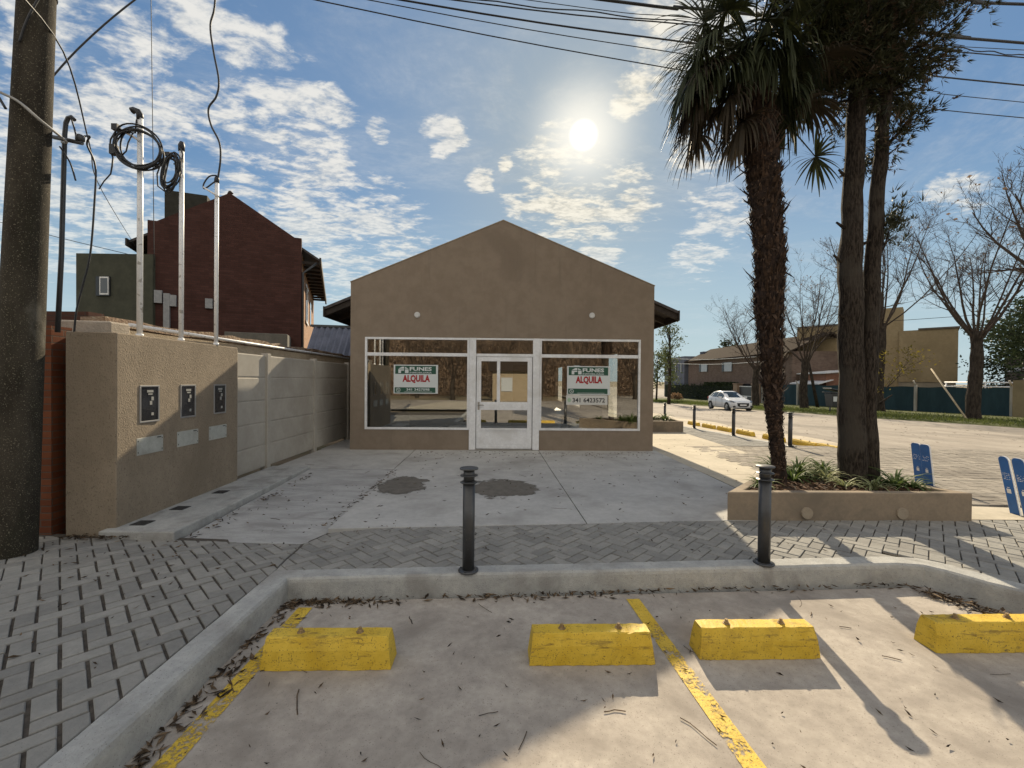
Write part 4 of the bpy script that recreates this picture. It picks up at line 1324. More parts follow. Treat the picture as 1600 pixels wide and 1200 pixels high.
for i in range(N):
    for j in range(N - i):
        def pt(a, b):
            u, v = a / N, b / N; w = 1 - u - v
            x = B[0][0] * w + B[1][0] * u + B[2][0] * v; y = B[0][1] * w + B[1][1] * u + B[2][1] * v
            ed = min(u, v, w)
            return (x, y, .225 + min(ed, .15) * .35 + .02 * math.sin(13 * x) * math.sin(11 * y))
        mb.add([pt(i, j), pt(i + 1, j), pt(i, j + 1)], [(0, 1, 2)], 0, True)
        if j < N - i - 1: mb.add([pt(i + 1, j), pt(i + 1, j + 1), pt(i, j + 1)], [(0, 1, 2)], 0, True)
mb.build('soil', soil, pl)
mb = MB()
for _ in range(420):
    while True:
        u, v = random.random(), random.random()
        if u + v < .94 and u > .02 and v > .02: break
    w = 1 - u - v
    x = B[0][0] * w + B[1][0] * u + B[2][0] * v; y = B[0][1] * w + B[1][1] * u + B[2][1] * v
    a = random.uniform(0, PI); L = random.uniform(.02, .06); s = random.uniform(.006, .016)
    z = .27 + random.uniform(0, .03)
    mb.obox((x, y, z), L, s, s * .6, Matrix.Rotation(a, 3, 'Z') @ Matrix.Rotation(random.uniform(-.4, .4), 3, 'Y'))
mb.build('bark_mulch', surf('bark_chips', (.05, .03, .018), (.13, .075, .045), 20, .95, island=.4), pl)
for x in (3.31, 4.365):
    mb = MB(); ring = [(x + .062 * math.cos(2 * PI * i / 20), .082 + .062 * math.sin(2 * PI * i / 20)) for i in range(20)]
    mb.yprism(ring, 4.646, 4.675); mb.build('light_disc', surf('painted_disc', (.29, .24, .18), (.33, .28, .21), 20, .7), pl)
p2 = thing('planter', 'small low taupe planter at the right side wall of the shop', 'planter', (4.5, 14.3, zp(14)))
mb = MB(); z = zp(14)
O2 = [(3.3, 13.65), (5.72, 13.70), (5.75, 15.2), (3.3, 15.2)]; I2 = inset(O2, .1)
vs = [(x, y, z - .1) for x, y in O2] + [(x, y, z + .35) for x, y in O2] + [(x, y, z + .35) for x, y in I2] + [(x, y, z + .2) for x, y in I2]
mb.add(vs, [(i, (i + 1) % 4, 4 + (i + 1) % 4, 4 + i) for i in range(4)] + [(4 + i, 4 + (i + 1) % 4, 8 + (i + 1) % 4, 8 + i) for i in range(4)] + [(8 + i, 8 + (i + 1) % 4, 12 + (i + 1) % 4, 12 + i) for i in range(4)])
mb.build('wall', smooth_taupe, p2, bevel=.01)
mb = MB(); mb.add([(x, y, z + .28) for x, y in I2], [(0, 1, 2, 3)]); mb.build('soil', soil, p2)

leaf_g = leafmat('strap_leaf', (.045, .085, .02), (.13, .17, .05), .35, 6)
leaf_v = leafmat('striped_leaf', (.16, .20, .08), (.40, .40, .22), .3, 9)


def strap_mesh(n, L, seed, w=.011):
    rnd = random.Random(seed)
    mb = MB()
    for k in range(n):
        a = rnd.uniform(0, 2 * PI); l = L * rnd.uniform(.55, 1.1); el = rnd.uniform(.7, 1.4)
        dx, dy = math.cos(a), math.sin(a)
        px_, pz = rnd.uniform(0, .04), 0
        th = el
        ww = w * rnd.uniform(.7, 1.3)
        rows = []
        S = 6
        x = px_; z = 0
        for s in range(S + 1):
            u = s / S
            wd = ww * (1 - u ** 2.2) + .001
            sx, sy = -dy * wd, dx * wd
            rows += [(dx * x + sx, dy * x + sy, z + wd * .4), (dx * x, dy * x, z), (dx * x - sx, dy * x - sy, z + wd * .4)]
            x += math.cos(th) * l / S; z += math.sin(th) * l / S
            th -= rnd.uniform(.22, .36)
        mb.add(rows, [(3 * s + j, 3 * s + j + 1, 3 * s + 4 + j, 3 * s + 3 + j) for s in range(S) for j in (0, 1)], 0, True)
    return mb
sp = [(3.62, 5.35, .30, leaf_g, 'arching green strap leaf plant beside the palm trunk'), (3.86, 5.62, .36, leaf_g, 'tall green strap leaf plant at the back of the planter between palm and conifer'),
      (4.06, 5.38, .27, leaf_v, 'pale striped strap leaf plant just left of the conifer trunks'), (4.02, 5.02, .20, leaf_v, 'low striped strap leaf plant at the foot of the conifer, front left'),
      (4.30, 4.95, .22, leaf_v, 'low striped strap leaf plant right in front of the conifer trunks'), (4.62, 5.02, .32, leaf_g, 'green strap leaf plant just right of the conifer trunks'),
      (4.74, 4.95, .24, leaf_g, 'rightmost green strap leaf plant near the planter corner'), (3.02, 5.0, .20, leaf_g, 'small green plant left of the palm at the planter rim'),
      (3.72, 5.85, .30, leaf_g, 'green strap leaf plant farthest back behind the palm'), (4.28, 5.72, .30, leaf_g, 'green strap leaf plant behind the conifer trunks')]
for i, (x, y, L, m, lab) in enumerate(sp):
    o = strap_mesh(54 if L > .25 else 34, L * 1.35, 20 + i, .012).build('strap_leaf_plant', m)
    o.location = (x, y, .262)
    tag(o, lab, 'plant', 'strap leaf plants in the corner planter')
for i, x in enumerate((4.0, 4.45, 4.9, 5.35)):
    o = strap_mesh(60, .5, 60 + i, .016).build('strap_leaf_plant', leaf_g)
    o.location = (x, 14.3, zp(14) + .28)
    tag(o, ['leaf clump in the small planter, against the shop wall', 'leaf clump in the small planter, second from the shop wall', 'leaf clump in the small planter, third from the shop wall', 'leaf clump at the street end of the small planter'][i], 'plant', 'plants in the small side planter')

# ------------------------------------------------------------------ blue folding panels
blue = surf('blue_panel', (.010, .10, .33), (.016, .13, .42), 3, .38, spec=.5)
def blue_stand(loc, leaves, h, lean, label, stickers):
    t = thing('blue_panel_stand', label, 'panel', loc)
    ORG[t.name] = Vector((0, 0, 0))
    for k, (y0, y1, x) in enumerate(leaves):
        r = .045
        def prof(e):
            p = [(y0 - e, 0 if e == 0 else .0), (y1 + e, 0)]
            for i in range(7): a = i / 6 * PI / 2; p.append((y1 + e - r + r * math.cos(a), h + e - r + r * math.sin(a)))
            for i in range(7): a = PI / 2 + i / 6 * PI / 2; p.append((y0 - e + r + r * math.cos(a), h + e - r + r * math.sin(a)))
            return p
        def lean_mb(mb):
            mb.v = [(a + lean[0] * c, b + lean[1] * c, c) for a, b, c in mb.v]; return mb
        mb = MB(); mb.xprism(prof(0), x - .014, x + .014); leaf = lean_mb(mb).build('panel', blue, t)
        mb = MB(); mb.xprism(prof(.005), x - .010, x + .010); lean_mb(mb).build('edge_trim', white_paint, leaf)
        mb = MB()
        w = y1 - y0
        for row in range(4):
            yy = y0 + w * .12
            while yy < y1 - w * .15:
                l = random.uniform(.006, .02)
                z = h * .70 - row * .021 + random.uniform(-.003, .003)
                if random.random() < .75: mb.box(x - .0155, x - .0145, yy, min(yy + l, y1 - .01), z, z + random.uniform(.004, .009))
                yy += l + .006
        s0 = y0 + w * .34; zz = h * stickers
        mb.box(x - .0155, x - .0145, s0, s0 + .042, zz, zz + .05)
        mb.box(x - .0155, x - .0145, s0 + .008, s0 + .034, zz + .062, zz + .070)
        lean_mb(mb).build('print', white_paint, leaf)
    return t
blue_stand((6.385, 6.31, -.012), [(.0, .145, 0), (.147, .292, .006)], .60, (-.10, .03), 'blue folded panel standing on the grey pavers behind the planter', .30)
blue_stand((5.955, 4.80, -.005), [(.075, .17, 0), (-.07, .045, .012)], .66, (-.13, .10), 'blue double panel cut off by the right edge of the view', .36)

# ------------------------------------------------------------------ palm
palm = thing('palm_tree', 'shaggy trunked fan palm with drooping fronds in the corner planter', 'tree', (3.36, 5.2, .25))
fibre = surf('palm_fibre', (.014, .009, .007), (.042, .026, .019), 22, .95, 1.0, 60, .02, stretch=(1, 1, .35), speck=(.15, .095, .06), speckscale=45)
TP = [(3.37, .15, .12), (3.34, .5, .093), (3.30, .85, .092), (3.26, 1.25, .118), (3.24, 1.7, .145), (3.205, 2.15, .165), (3.185, 2.42, .195), (3.195, 2.75, .20), (3.195, 3.1, .20), (3.14, 3.6, .215), (3.08, 4.2, .222), (3.035, 4.6, .225), (3.0, 5.1, .2), (2.985, 5.5, .13)]
def trunk_at(z):
    for (x0, z0, r0), (x1, z1, r1) in zip(TP[:-1], TP[1:]):
        if z <= z1:
            t = (z - z0) / (z1 - z0); return x0 + (x1 - x0) * t, r0 + (r1 - r0) * t
    return TP[-1][0], TP[-1][2]
mb = MB()
zs = [.15 + i * .055 for i in range(98)]
mb.tube([(trunk_at(z)[0], 5.2, z) for z in zs], [trunk_at(z)[1] * .88 * random.uniform(.84, .96) * (1.05 if i % 3 else .9) for i, z in enumerate(zs)], 18, jit=.05)
mb.build('trunk', fibre, palm)
mb = MB()
rnd = random.Random(5)
for z in [.45 + i * .0018 for i in range(2720)]:
    x, r = trunk_at(z)
    a = rnd.uniform(0, 2 * PI)
    big = z > 1.35
    L = rnd.uniform(.06, .15) if big else rnd.uniform(.03, .07)
    out = rnd.uniform(.10, .55) if z > 1.0 else rnd.uniform(.05, .3)
    if rnd.random() < .10 and big: out = 1.0; L *= 1.2
    c, s = math.cos(a), math.sin(a)
    w = rnd.uniform(.008, .026)
    p0 = Vector((x + c * r * .76, 5.2 + s * r * .76, z))
    tip = p0 + Vector((c * out * L + rnd.uniform(-.02, .02), s * out * L, L * (1 if rnd.random() < .8 else -.6)))
    mid = p0.lerp(tip, .55) + Vector((c, s, 0)) * .012
    sd = Vector((-s, c, 0)) * w
    mb.add([p0 - sd, p0 + sd, mid + sd * .7, mid - sd * .7, tip], [(0, 1, 2, 3), (3, 2, 4)])
mb.build('leaf_bases', surf('old_leaf_base', (.02, .012, .009), (.07, .044, .03), 18, .95, island=.45), palm)
frond_m = leafmat('palm_leaf', (.016, .024, .009), (.05, .058, .022), .18, 3)
dead_m = leafmat('dry_palm_leaf', (.022, .017, .010), (.058, .043, .024), .2, 3)


def frond(hub, dirv, R0, seed, droop, spread=2.4, n=34):
    """fan of drooping leaflets at hub, pointing along dirv"""
    rnd = random.Random(seed)
    mb = MB()
    d = Vector(dirv).normalized()
    side = d.cross(Vector((0, 0, 1)))
    if side.length < .1: side = Vector((1, 0, 0))
    side.normalize()
    nor = side.cross(d)
    for k in range(n):
        a = -spread + 2 * spread * k / (n - 1) + rnd.uniform(-.05, .05)
        v = (d * math.cos(a) + side * math.sin(a) + nor * rnd.uniform(-.05, .12)).normalized()
        L = R0 * (1 - .28 * abs(a) / spread) * rnd.uniform(.8, 1.1)
        S = 6
        p = Vector(hub); w0 = .0135 * rnd.uniform(.75, 1.2)
        rows = []
        for s in range(S + 1):
            u = s / S
            ws = v.cross(Vector((0, 0, 1)))
            ws = ws.normalized() if ws.length > .05 else side
            ws = (ws + nor * .4).normalized()
            wd = w0 * min(1, .35 + u * 2.5) * (1 - max(0, u - .55) / .5) + .0012
            rows += [p + ws * wd, p - ws * wd]
            p = p + v * (L / S)
            v = (v + Vector((0, 0, -1)) * droop * (.3 + u) * rnd.uniform(.7, 1.3)).normalized()
        mb.add(rows, [(2 * s, 2 * s + 1, 2 * s + 3, 2 * s + 2) for s in range(S)], 0, False)
    return mb
C0 = Vector((2.98, 5.2, 5.62))
frs = []
rnd = random.Random(11)
N = 36
for i in range(N):
    az = i * 2.39996
    e = 1.2 - 1.6 * (i / N) + rnd.uniform(-.15, .15)       # young ones up, old ones hanging
    L = rnd.uniform(.45, .78)
    if i > N * .5 and math.sin(az) < -.45: continue
    frs.append((az, e, L, i))
for az, e, L, i in frs:
    base = C0 + Vector((math.cos(az) * .12, math.sin(az) * .12, .15 - .75 * i / N))
    d = Vector((math.cos(az) * math.cos(e), math.sin(az) * math.cos(e), math.sin(e)))
    hub = base + d * L + Vector((0, 0, -.10))
    m_ = dead_m if i > N * .62 else frond_m
    f = frond(hub, (d + Vector((0, 0, -.35))).normalized(), rnd.uniform(.52, .70), 100 + i, .24 if i < N * .3 else .42, 2.3 if i < N * .6 else 1.9, 38)
    f.tube([base, base.lerp(hub, .5) + Vector((0, 0, .04)), hub], [.013, .010, .007], 5)
    f.build('frond', m_, palm)
skirt = [((2.50, 5.1, 5.20), (-.5, -.1, -.6), 1), ((2.30, 5.25, 5.0), (-.35, 0, -.9), 2), ((2.62, 5.05, 4.85), (-.4, -.1, -.8), 3), ((2.78, 5.05, 4.55), (-.5, -.2, -.8), 4), ((3.30, 5.2, 4.95), (.2, 0, -.9), 5), ((3.5, 5.3, 5.25), (.4, .1, -.7), 6),
         ((2.42, 5.0, 5.45), (-.6, -.2, -.2), 7), ((2.34, 5.15, 5.2), (-.5, .1, -.7), 8), ((2.5, 5.35, 5.0), (-.3, .1, -.9), 9), ((2.22, 5.05, 5.1), (-.5, -.1, -.75), 10), ((2.7, 5.1, 5.25), (-.15, 0, -.95), 11), ((2.88, 5.35, 5.1), (-.1, .2, -.95), 12),
         ((2.6, 5.3, 5.45), (-.4, .2, -.7), 13), ((2.75, 5.2, 4.95), (-.25, .1, -.9), 14), ((2.38, 5.3, 4.85), (-.3, .1, -.95), 15), ((3.2, 5.0, 5.3), (.2, -.1, -.9), 16), ((3.4, 5.05, 5.45), (.4, -.1, -.7), 17),
         ((2.86, 4.93, 5.45), (-.05, -.12, -.95), 18), ((3.06, 4.92, 5.3), (.05, -.1, -.95), 19), ((2.96, 4.90, 5.6), (0, -.2, -.95), 20), ((3.18, 4.95, 5.5), (.15, -.1, -.95), 21), ((2.75, 4.97, 5.35), (-.15, -.1, -.95), 22), ((2.28, 5.2, 5.35), (-.5, 0, -.8), 23), ((2.48, 5.2, 5.3), (-.3, 0, -.9), 24), ((3.35, 5.15, 5.05), (.2, 0, -.95), 25)]
for hub, d, s in skirt:
    f = frond(hub, d, .80, 200 + s, .66, 1.7, 40)
    f.tube([C0 + Vector((0, 0, -.1)), C0.lerp(Vector(hub), .5) + Vector((0, 0, .08)), hub], [.014, .011, .008], 5)
    f.build('frond', dead_m if s in (2, 3, 4, 8, 9, 12, 14, 15) else frond_m, palm)
hub = Vector((3.70, 5.15, 4.20))
f = frond(hub, (.45, 0, -.75), .50, 300, .16, 2.6, 26)
f.tube([(3.2, 5.15, 4.75), (3.45, 5.15, 4.48), hub], [.011, .009, .006], 5)
f.build('frond', frond_m, palm)

# ------------------------------------------------------------------ conifer with two trunks
con = thing('conifer_tree', 'tall dark conifer with two close trunks and high crown in the corner planter', 'tree', (4.42, 5.3, .25))
m, T, out = newmat('conifer_bark')
p = pos(T, (1, 1, .2))
c = T.mix(T.remap(T.noise(p, 55, 6, .7), .38, .62), (.014, .011, .009), (.062, .050, .040))
c = T.mix(T.remap(T.noise(pos(T), 2.2, 4), .45, .7), c, (.06, .052, .043))
b = T.n('ShaderNodeBsdfPrincipled', ins={'Base Color': c, 'Roughness': .95, 'Specular IOR Level': .15})
bn = T.n('ShaderNodeBump', ins={'Strength': 1.0, 'Distance': .02, 'Height': T.noise(p, 55, 6, .7)})
T.set(b.inputs['Normal'], bn.outputs[0]); T.set(out.inputs[0], b.outputs[0])
bark = m
def trunk(pts, name):
    mb = MB(); P = []
    rad = []
    for i in range(len(pts) - 1):
        (x0, z0, r0), (x1, z1, r1) = pts[i], pts[i + 1]
        k = max(1, int((z1 - z0) / .12))
        for s in range(k):
            t = s / k; P.append((x0 + (x1 - x0) * t, 5.3 + .01 * math.sin(7 * (z0 + (z1 - z0) * t)), z0 + (z1 - z0) * t)); rad.append((r0 + (r1 - r0) * t) * .80 * random.uniform(.97, 1.04))
    mb.tube(P, rad, 28, jit=.05)
    return mb
mb = trunk([(4.345, .15, .24), (4.33, .35, .195), (4.315, .86, .175), (4.30, 1.49, .165), (4.27, 2.6, .155), (4.262, 2.95, .158), (4.275, 3.5, .138), (4.28, 3.86, .132), (4.32, 5.03, .12), (4.37, 6.2, .10), (4.40, 7.8, .06), (4.42, 9.2, .02)], 'a')
for z, a, L in ((2.98, 2.8, .16), (3.4, 3.3, .12), (4.05, 3.0, .10), (3.2, -.2, .1), (2.3, 3.4, .07)):
    mb.tube([(4.27 + .11 * math.cos(a), 5.28 + .05 * math.sin(a), z), (4.27 + (.11 + L) * math.cos(a), 5.25, z + L * .5)], [.022, .012], 7)
mb.build('trunk', bark, con)
mb = trunk([(4.54, .15, .17), (4.535, .4, .14), (4.50, 1.0, .13), (4.495, 1.45, .122), (4.515, 1.81, .115), (4.54, 2.84, .105), (4.60, 4.02, .092), (4.68, 5.2, .08), (4.74, 6.2, .065), (4.8, 7.6, .03)], 'b')
for z, a, L in ((4.25, .5, .16), (3.2, .2, .12), (2.6, 3.0, .12), (1.25, -.3, .14)):
    mb.tube([(4.56 + .08 * math.cos(a), 5.28, z), (4.56 + (.08 + L) * math.cos(a), 5.25, z + L * .8)], [.016, .006], 6)
mb.build('trunk', bark, con)
conleaf = leafmat('conifer_leaf', (.018, .024, .012), (.060, .062, .028), .15, 3)
conbrown = leafmat('conifer_brown', (.05, .035, .022), (.10, .07, .045), .15, 3)


def spray(mb, p, d, L, rnd, mi=0):
    """one tuft: thin slivers fanned round d"""
    d = d.normalized()
    for _ in range(rnd.randint(7, 11)):
        v = (d + Vector((rnd.gauss(0, .5), rnd.gauss(0, .5), rnd.gauss(0, .5)))).normalized()
        s = v.cross(Vector((rnd.random() - .5, rnd.random() - .5, rnd.random() - .5))).normalized() * rnd.uniform(.0045, .010)
        q = p + v * L * rnd.uniform(.1, .4)
        mb.add([q - s, q + s, q + v * L * rnd.uniform(.5, 1.0)], [(0, 1, 2)], mi)
crown = MB(); limbs = MB()
rnd = random.Random(21)
for k in range(210):
    z0 = 4.2 + 4.5 * (k / 210) ** 1.1
    a = rnd.uniform(0, 2 * PI)
    right = rnd.random() < .5
    tx = 4.31 if not right else 4.70
    Lb = (1.05 if z0 < 7 else 1.05 - (z0 - 7) * .35) * rnd.uniform(.5, 1.1)
    if z0 < 5.0 and math.cos(a) > .1: continue
    if z0 < 5.2: Lb *= .8
    if math.cos(a) < -.1 and z0 < 4.8: continue
    if math.cos(a) < -.5: Lb *= 1.0
    rise = rnd.uniform(.2, .9)
    p = Vector((tx, 5.3, z0)); d = Vector((math.cos(a), math.sin(a), rise)).normalized()
    path = [p.copy()]
    S = 7
    for s in range(S):
        p = p + d * (Lb / S); d = (d + Vector((rnd.gauss(0, .12), rnd.gauss(0, .12), rnd.gauss(-.02, .12)))).normalized(); path.append(p.copy())
    limbs.tube(path, [.022 * (1 - i / (S + 1)) + .004 for i in range(S + 1)], 5)
    for i, q in enumerate(path[2:]):
        for _ in range(18):
            off = Vector((rnd.gauss(0, .10), rnd.gauss(0, .10), rnd.gauss(-.02, .09)))
            dd = (d + off * 4 + Vector((0, 0, -.15)))
            spray(crown, q + off, dd, rnd.uniform(.06, .125), rnd, 1 if rnd.random() < .16 else 0)
# the lone tuft lower on the right trunk
for _ in range(80):
    q = Vector((4.74 + rnd.gauss(0, .07), 5.25 + rnd.gauss(0, .08), 3.46 + rnd.gauss(0, .13)))
    spray(crown, q, Vector((.25, 0, .8)), rnd.uniform(.08, .15), rnd, 0)
mb = MB(); mb.tube([(4.54, 5.28, 2.95), (4.66, 5.26, 3.2), (4.73, 5.25, 3.5)], [.018, .012, .006], 6); mb.build('low_limb', bark, con)
cr = crown.build('crown', [conleaf, conbrown], con)
limbs.build('limbs', bark, cr)

# ================================================================== OVERHEAD CABLES
cab = {
    'thick': ([(1.67, 7.45), (3.21, 7.57), (8.45, 8.02), (9.84, 8.15)], (.024,), 'thickest black overhead cable, topmost of the set crossing above the palm'),
    'thin': ([(.36, 7.49), (3.29, 7.77), (8.56, 8.22), (10.05, 8.32)], (.006,), 'hair thin overhead wire just below the thickest cable'),
    'twin': ([(-.88, 7.53), (3.36, 7.92), (8.61, 8.34), (10.28, 8.51)], (.011, .010), 'twin twisted overhead cable, third from the top of the set'),
    'mid': ([(-1.82, 7.55), (3.54, 8.34), (8.53, 8.96), (11.23, 9.29)], (.015,), 'medium black overhead cable, fourth from the top of the set'),
    'fine': ([(-2.36, 7.57), (3.67, 8.65), (9.26, 9.5), (11.93, 9.85)], (.008,), 'fine overhead wire, second from the bottom of the set'),
    'low': ([(-3.26, 7.6), (3.76, 9.09), (9.43, 10.0), (12.61, 10.42)], (.010,), 'lowest overhead wire of the set, passing nearest the sun'),
}
for key, (pts, rr, lab) in cab.items():
    P = [Vector((x, y, 8.0)) for x, y in pts]
    a = P[0] + (P[0] - P[1]) * (14 / (P[1] - P[0]).length) + Vector((0, 0, .5)); b = P[-1] + (P[-1] - P[-2]).normalized() * 22 + Vector((0, 0, .6))
    P = [a] + P + [b]
    o = wire(P, rr[0], lab, 'overhead_cable', 'overhead cables along the street')
    o['category'] = 'cable'
    if len(rr) > 1:
        mb = MB()
        Q = []
        for i in range(len(P) - 1):
            for k in range(12):
                q = P[i].lerp(P[i + 1], k / 12); Q.append(q + Vector((0, .02 * math.sin((i * 12 + k) * 1.3), .035 + .012 * math.cos((i * 12 + k) * 1.3))))
        mb.tube(Q, rr[1], 6)
        mb.build('second_strand', black_rubber, o)
o = wire([(2, 8.15, 9.35), (9.02, 8.39, 9.0), (10.18, 8.44, 8.99), (24, 9.0, 9.4)], .026, 'thick black cable bundle cutting the top right corner of the view', 'overhead_cable', 'overhead cables along the street')
o['category'] = 'cable'
for i, (a, b, z) in enumerate((((22, 62, 4.9), (30, 48, 4.5), 0), ((22, 62, 4.2), (30, 46, 3.9), 0), ((24, 34, 6.0), (40, 22, 7.0), 0))):
    mid = ((a[0] + b[0]) / 2, (a[1] + b[1]) / 2, (a[2] + b[2]) / 2 - .35)
    wire([a, mid, b], .035 if i < 2 else .018, ['upper sunlit wire in front of the far brown house', 'lower sunlit wire in front of the far brown house', 'thin wire among the bare branches at the right'][i], 'street_wire', 'far wires over the side street', m=dusty_white if i < 2 else None)['category'] = 'wire'

# ================================================================== BARE STREET TREES
tree_bark = surf('street_tree_bark', (.028, .023, .019), (.065, .053, .043), 9, .95, 1.0, 26, .05, stretch=(1, 1, .4), spec=.08)
twig_m = surf('twig_bark', (.050, .040, .033), (.085, .068, .056), 9, .95, spec=.06)
few_leaf = leafmat('autumn_leaf', (.10, .085, .02), (.30, .24, .04), .4, 3)
dry_leaf = leafmat('dry_leaf', (.14, .098, .068), (.26, .185, .13), .3, 3)


def limb(mb, p, d, L, r, rnd, depth, leaves, up=.10, n=5, tips=None):
    S = 6 if depth < 2 else 4
    path = [p.copy()]; rad = [r]
    for s in range(S):
        d = (d + Vector((rnd.gauss(0, .07 if depth == 0 else .13), rnd.gauss(0, .07 if depth == 0 else .13), rnd.gauss(up * (.9 if depth == 0 else .3), .06)))).normalized()
        p = p + d * (L / S); path.append(p.copy()); rad.append(max(.004, r * (1 - .8 * (s + 1) / S)))
    mb.tube(path, rad, n if depth == 0 else (4 if depth == 1 else 3), caps=False)
    if depth >= 3:
        if tips is not None: tips.append((p.copy(), d.copy()))
        return
    k = {0: rnd.randint(9, 13), 1: rnd.randint(5, 8), 2: rnd.randint(3, 5)}[depth]
    for i in range(k):
        u = rnd.uniform(.22, 1.0) if depth == 0 else rnd.uniform(.15, 1.0)
        j = min(S - 1, int(u * S)); q = path[j].lerp(path[j + 1], u * S - j)
        dd = (path[j + 1] - path[j]).normalized()
        o = Vector((rnd.gauss(0, 1), rnd.gauss(0, 1), rnd.gauss(.25, .6))).normalized()
        nd = (dd * .75 + o * .75).normalized()
        limb(mb, q, nd, L * rnd.uniform(.26, .5) * (1.1 - .4 * u), max(.006, rad[j] * .5), rnd, depth + 1, leaves, up, n, tips)


def bare_tree(name, loc, ht, r, seed, shoots, L, label, group, leaves=40, lm=None, lean=0.0, tilt=(.35, .75)):
    rnd = random.Random(seed)
    t = thing(name, label, 'tree', loc, group)
    x, y, z = loc
    mb = MB()
    P, Rr = [], []
    for i in range(15):
        u = i / 14
        P.append((x + lean * u + .05 * math.sin(u * 6 + seed), y + .04 * math.sin(u * 5), z - .2 + (ht + .2) * u)); Rr.append(r * (1.25 if i == 0 else 1.05 if i == 1 else 1 - .25 * u + (.25 if u > .93 else .10 * math.sin(u * 14 + seed) ** 2)))
    mb.tube(P, Rr, 12, jit=.06)
    mb.build('trunk', tree_bark, t)
    top = Vector(P[-1])
    br = MB(); tips = []
    for i in range(shoots):
        a = 2 * PI * i / shoots + rnd.uniform(-.3, .3); e = rnd.uniform(*tilt)
        d = Vector((math.cos(a) * math.sin(e), math.sin(a) * math.sin(e), math.cos(e)))
        limb(br, top + Vector((math.cos(a) * r * .6, math.sin(a) * r * .6, -.1 - rnd.uniform(0, .3))), d, L * rnd.uniform(.7, 1.1), r * rnd.uniform(.16, .27), rnd, 0, leaves, .1, 5, tips)
    b = br.build('branches', twig_m, t)
    if leaves:
        lf = MB()
        for _ in range(leaves):
            p, d = rnd.choice(tips)
            s = rnd.uniform(.04, .09)
            u = Vector((rnd.gauss(0, 1), rnd.gauss(0, 1), rnd.gauss(0, 1))).normalized(); w = u.cross(Vector((rnd.random(), rnd.random(), rnd.random() + .1))).normalized()
            lf.add([p + u * s, p + w * s * .6, p - u * s, p - w * s * .6], [(0, 1, 2, 3)])
        lf.build('leaves', lm or dry_leaf, b)
    return t
G_ = 'bare pollarded street trees on the verge'
def gz(y): return zr(y) + .12
bare_tree('street_tree', (22.9, 39.1, gz(39)), 3.6, .30, 1, 9, 7.2, 'bare pollarded street tree behind the parked white car', G_, 60)
bare_tree('street_tree', (24.2, 34.6, gz(34.6)), 4.0, .31, 2, 10, 7.0, 'bare pollarded street tree between the palm and the conifer trunks', G_, 160)
bare_tree('street_tree', (26.6, 30.3, gz(30.3)), 6.2, .32, 3, 10, 7.5, 'bare street tree half hidden behind the conifer trunks', G_, 50)
bare_tree('street_tree', (24.0, 21.7, gz(21.7)), 4.5, .29, 4, 11, 6.6, 'bare pollarded street tree at the far right in front of the teal fence', G_, 90)
bare_tree('street_tree', (17.6, 12.9, zr(13)), 4.5, .3, 5, 9, 4.6, 'bare tree whose twigs reach in at the right edge of the view', G_, 40, tilt=(.5, 1.1))
# a low leafy branch still holding yellow leaves
t = thing('yellow_sapling', 'yellow leaved shoots beside the conifer trunk in front of the beige house', 'tree', (25.2, 28.2, gz(28)))
mb = MB(); rnd = random.Random(8); tips = []
limb(mb, Vector((25.2, 28.2, gz(28))), Vector((0, 0, 1)), 3.6, .035, rnd, 1, 0, .1, 4, tips)
for _ in range(2): limb(mb, Vector((25.2, 28.2, gz(28) + 1.6)), Vector((.4, -.2, .8)), 2.6, .03, rnd, 1, 0, .1, 4, tips)
mb.build('branches', twig_m, t)
lf = MB()
for _ in range(260):
    p, d = rnd.choice(tips); p = p + Vector((rnd.gauss(0, .18), rnd.gauss(0, .18), rnd.gauss(0, .18)))
    s = rnd.uniform(.05, .10); u = Vector((rnd.gauss(0, 1), rnd.gauss(0, 1), rnd.gauss(0, 1))).normalized(); w = u.cross(Vector((.3, .5, .8))).normalized()
    lf.add([p + u * s, p + w * s * .6, p - u * s, p - w * s * .6], [(0, 1, 2, 3)])
lf.build('leaves', few_leaf, t)
mb = MB(); mb.tube([(23.5, 21.6, gz(21.6)), (24.0, 24.0, 2.35)], [.045, .035], 6)
tag(mb.build('leaning_stick', surf('pale_stick', (.40, .33, .22), (.5, .42, .3), 8, .8), origin=(22.6, 21.9, -.4)), 'long pale stick leaning up from the foot of the far right street tree', 'stick')
mb = MB(); mb.tube([(26.5, 36.2, gz(36)), (26.2, 36.6, 2.2), (26.0, 36.9, 4.0)], [.13, .11, .09], 7)
tag(mb.build('leaning_post', tree_bark, origin=(26.5, 36.2, -.5)), 'dark leaning post between two street trees in front of the beige house', 'post')

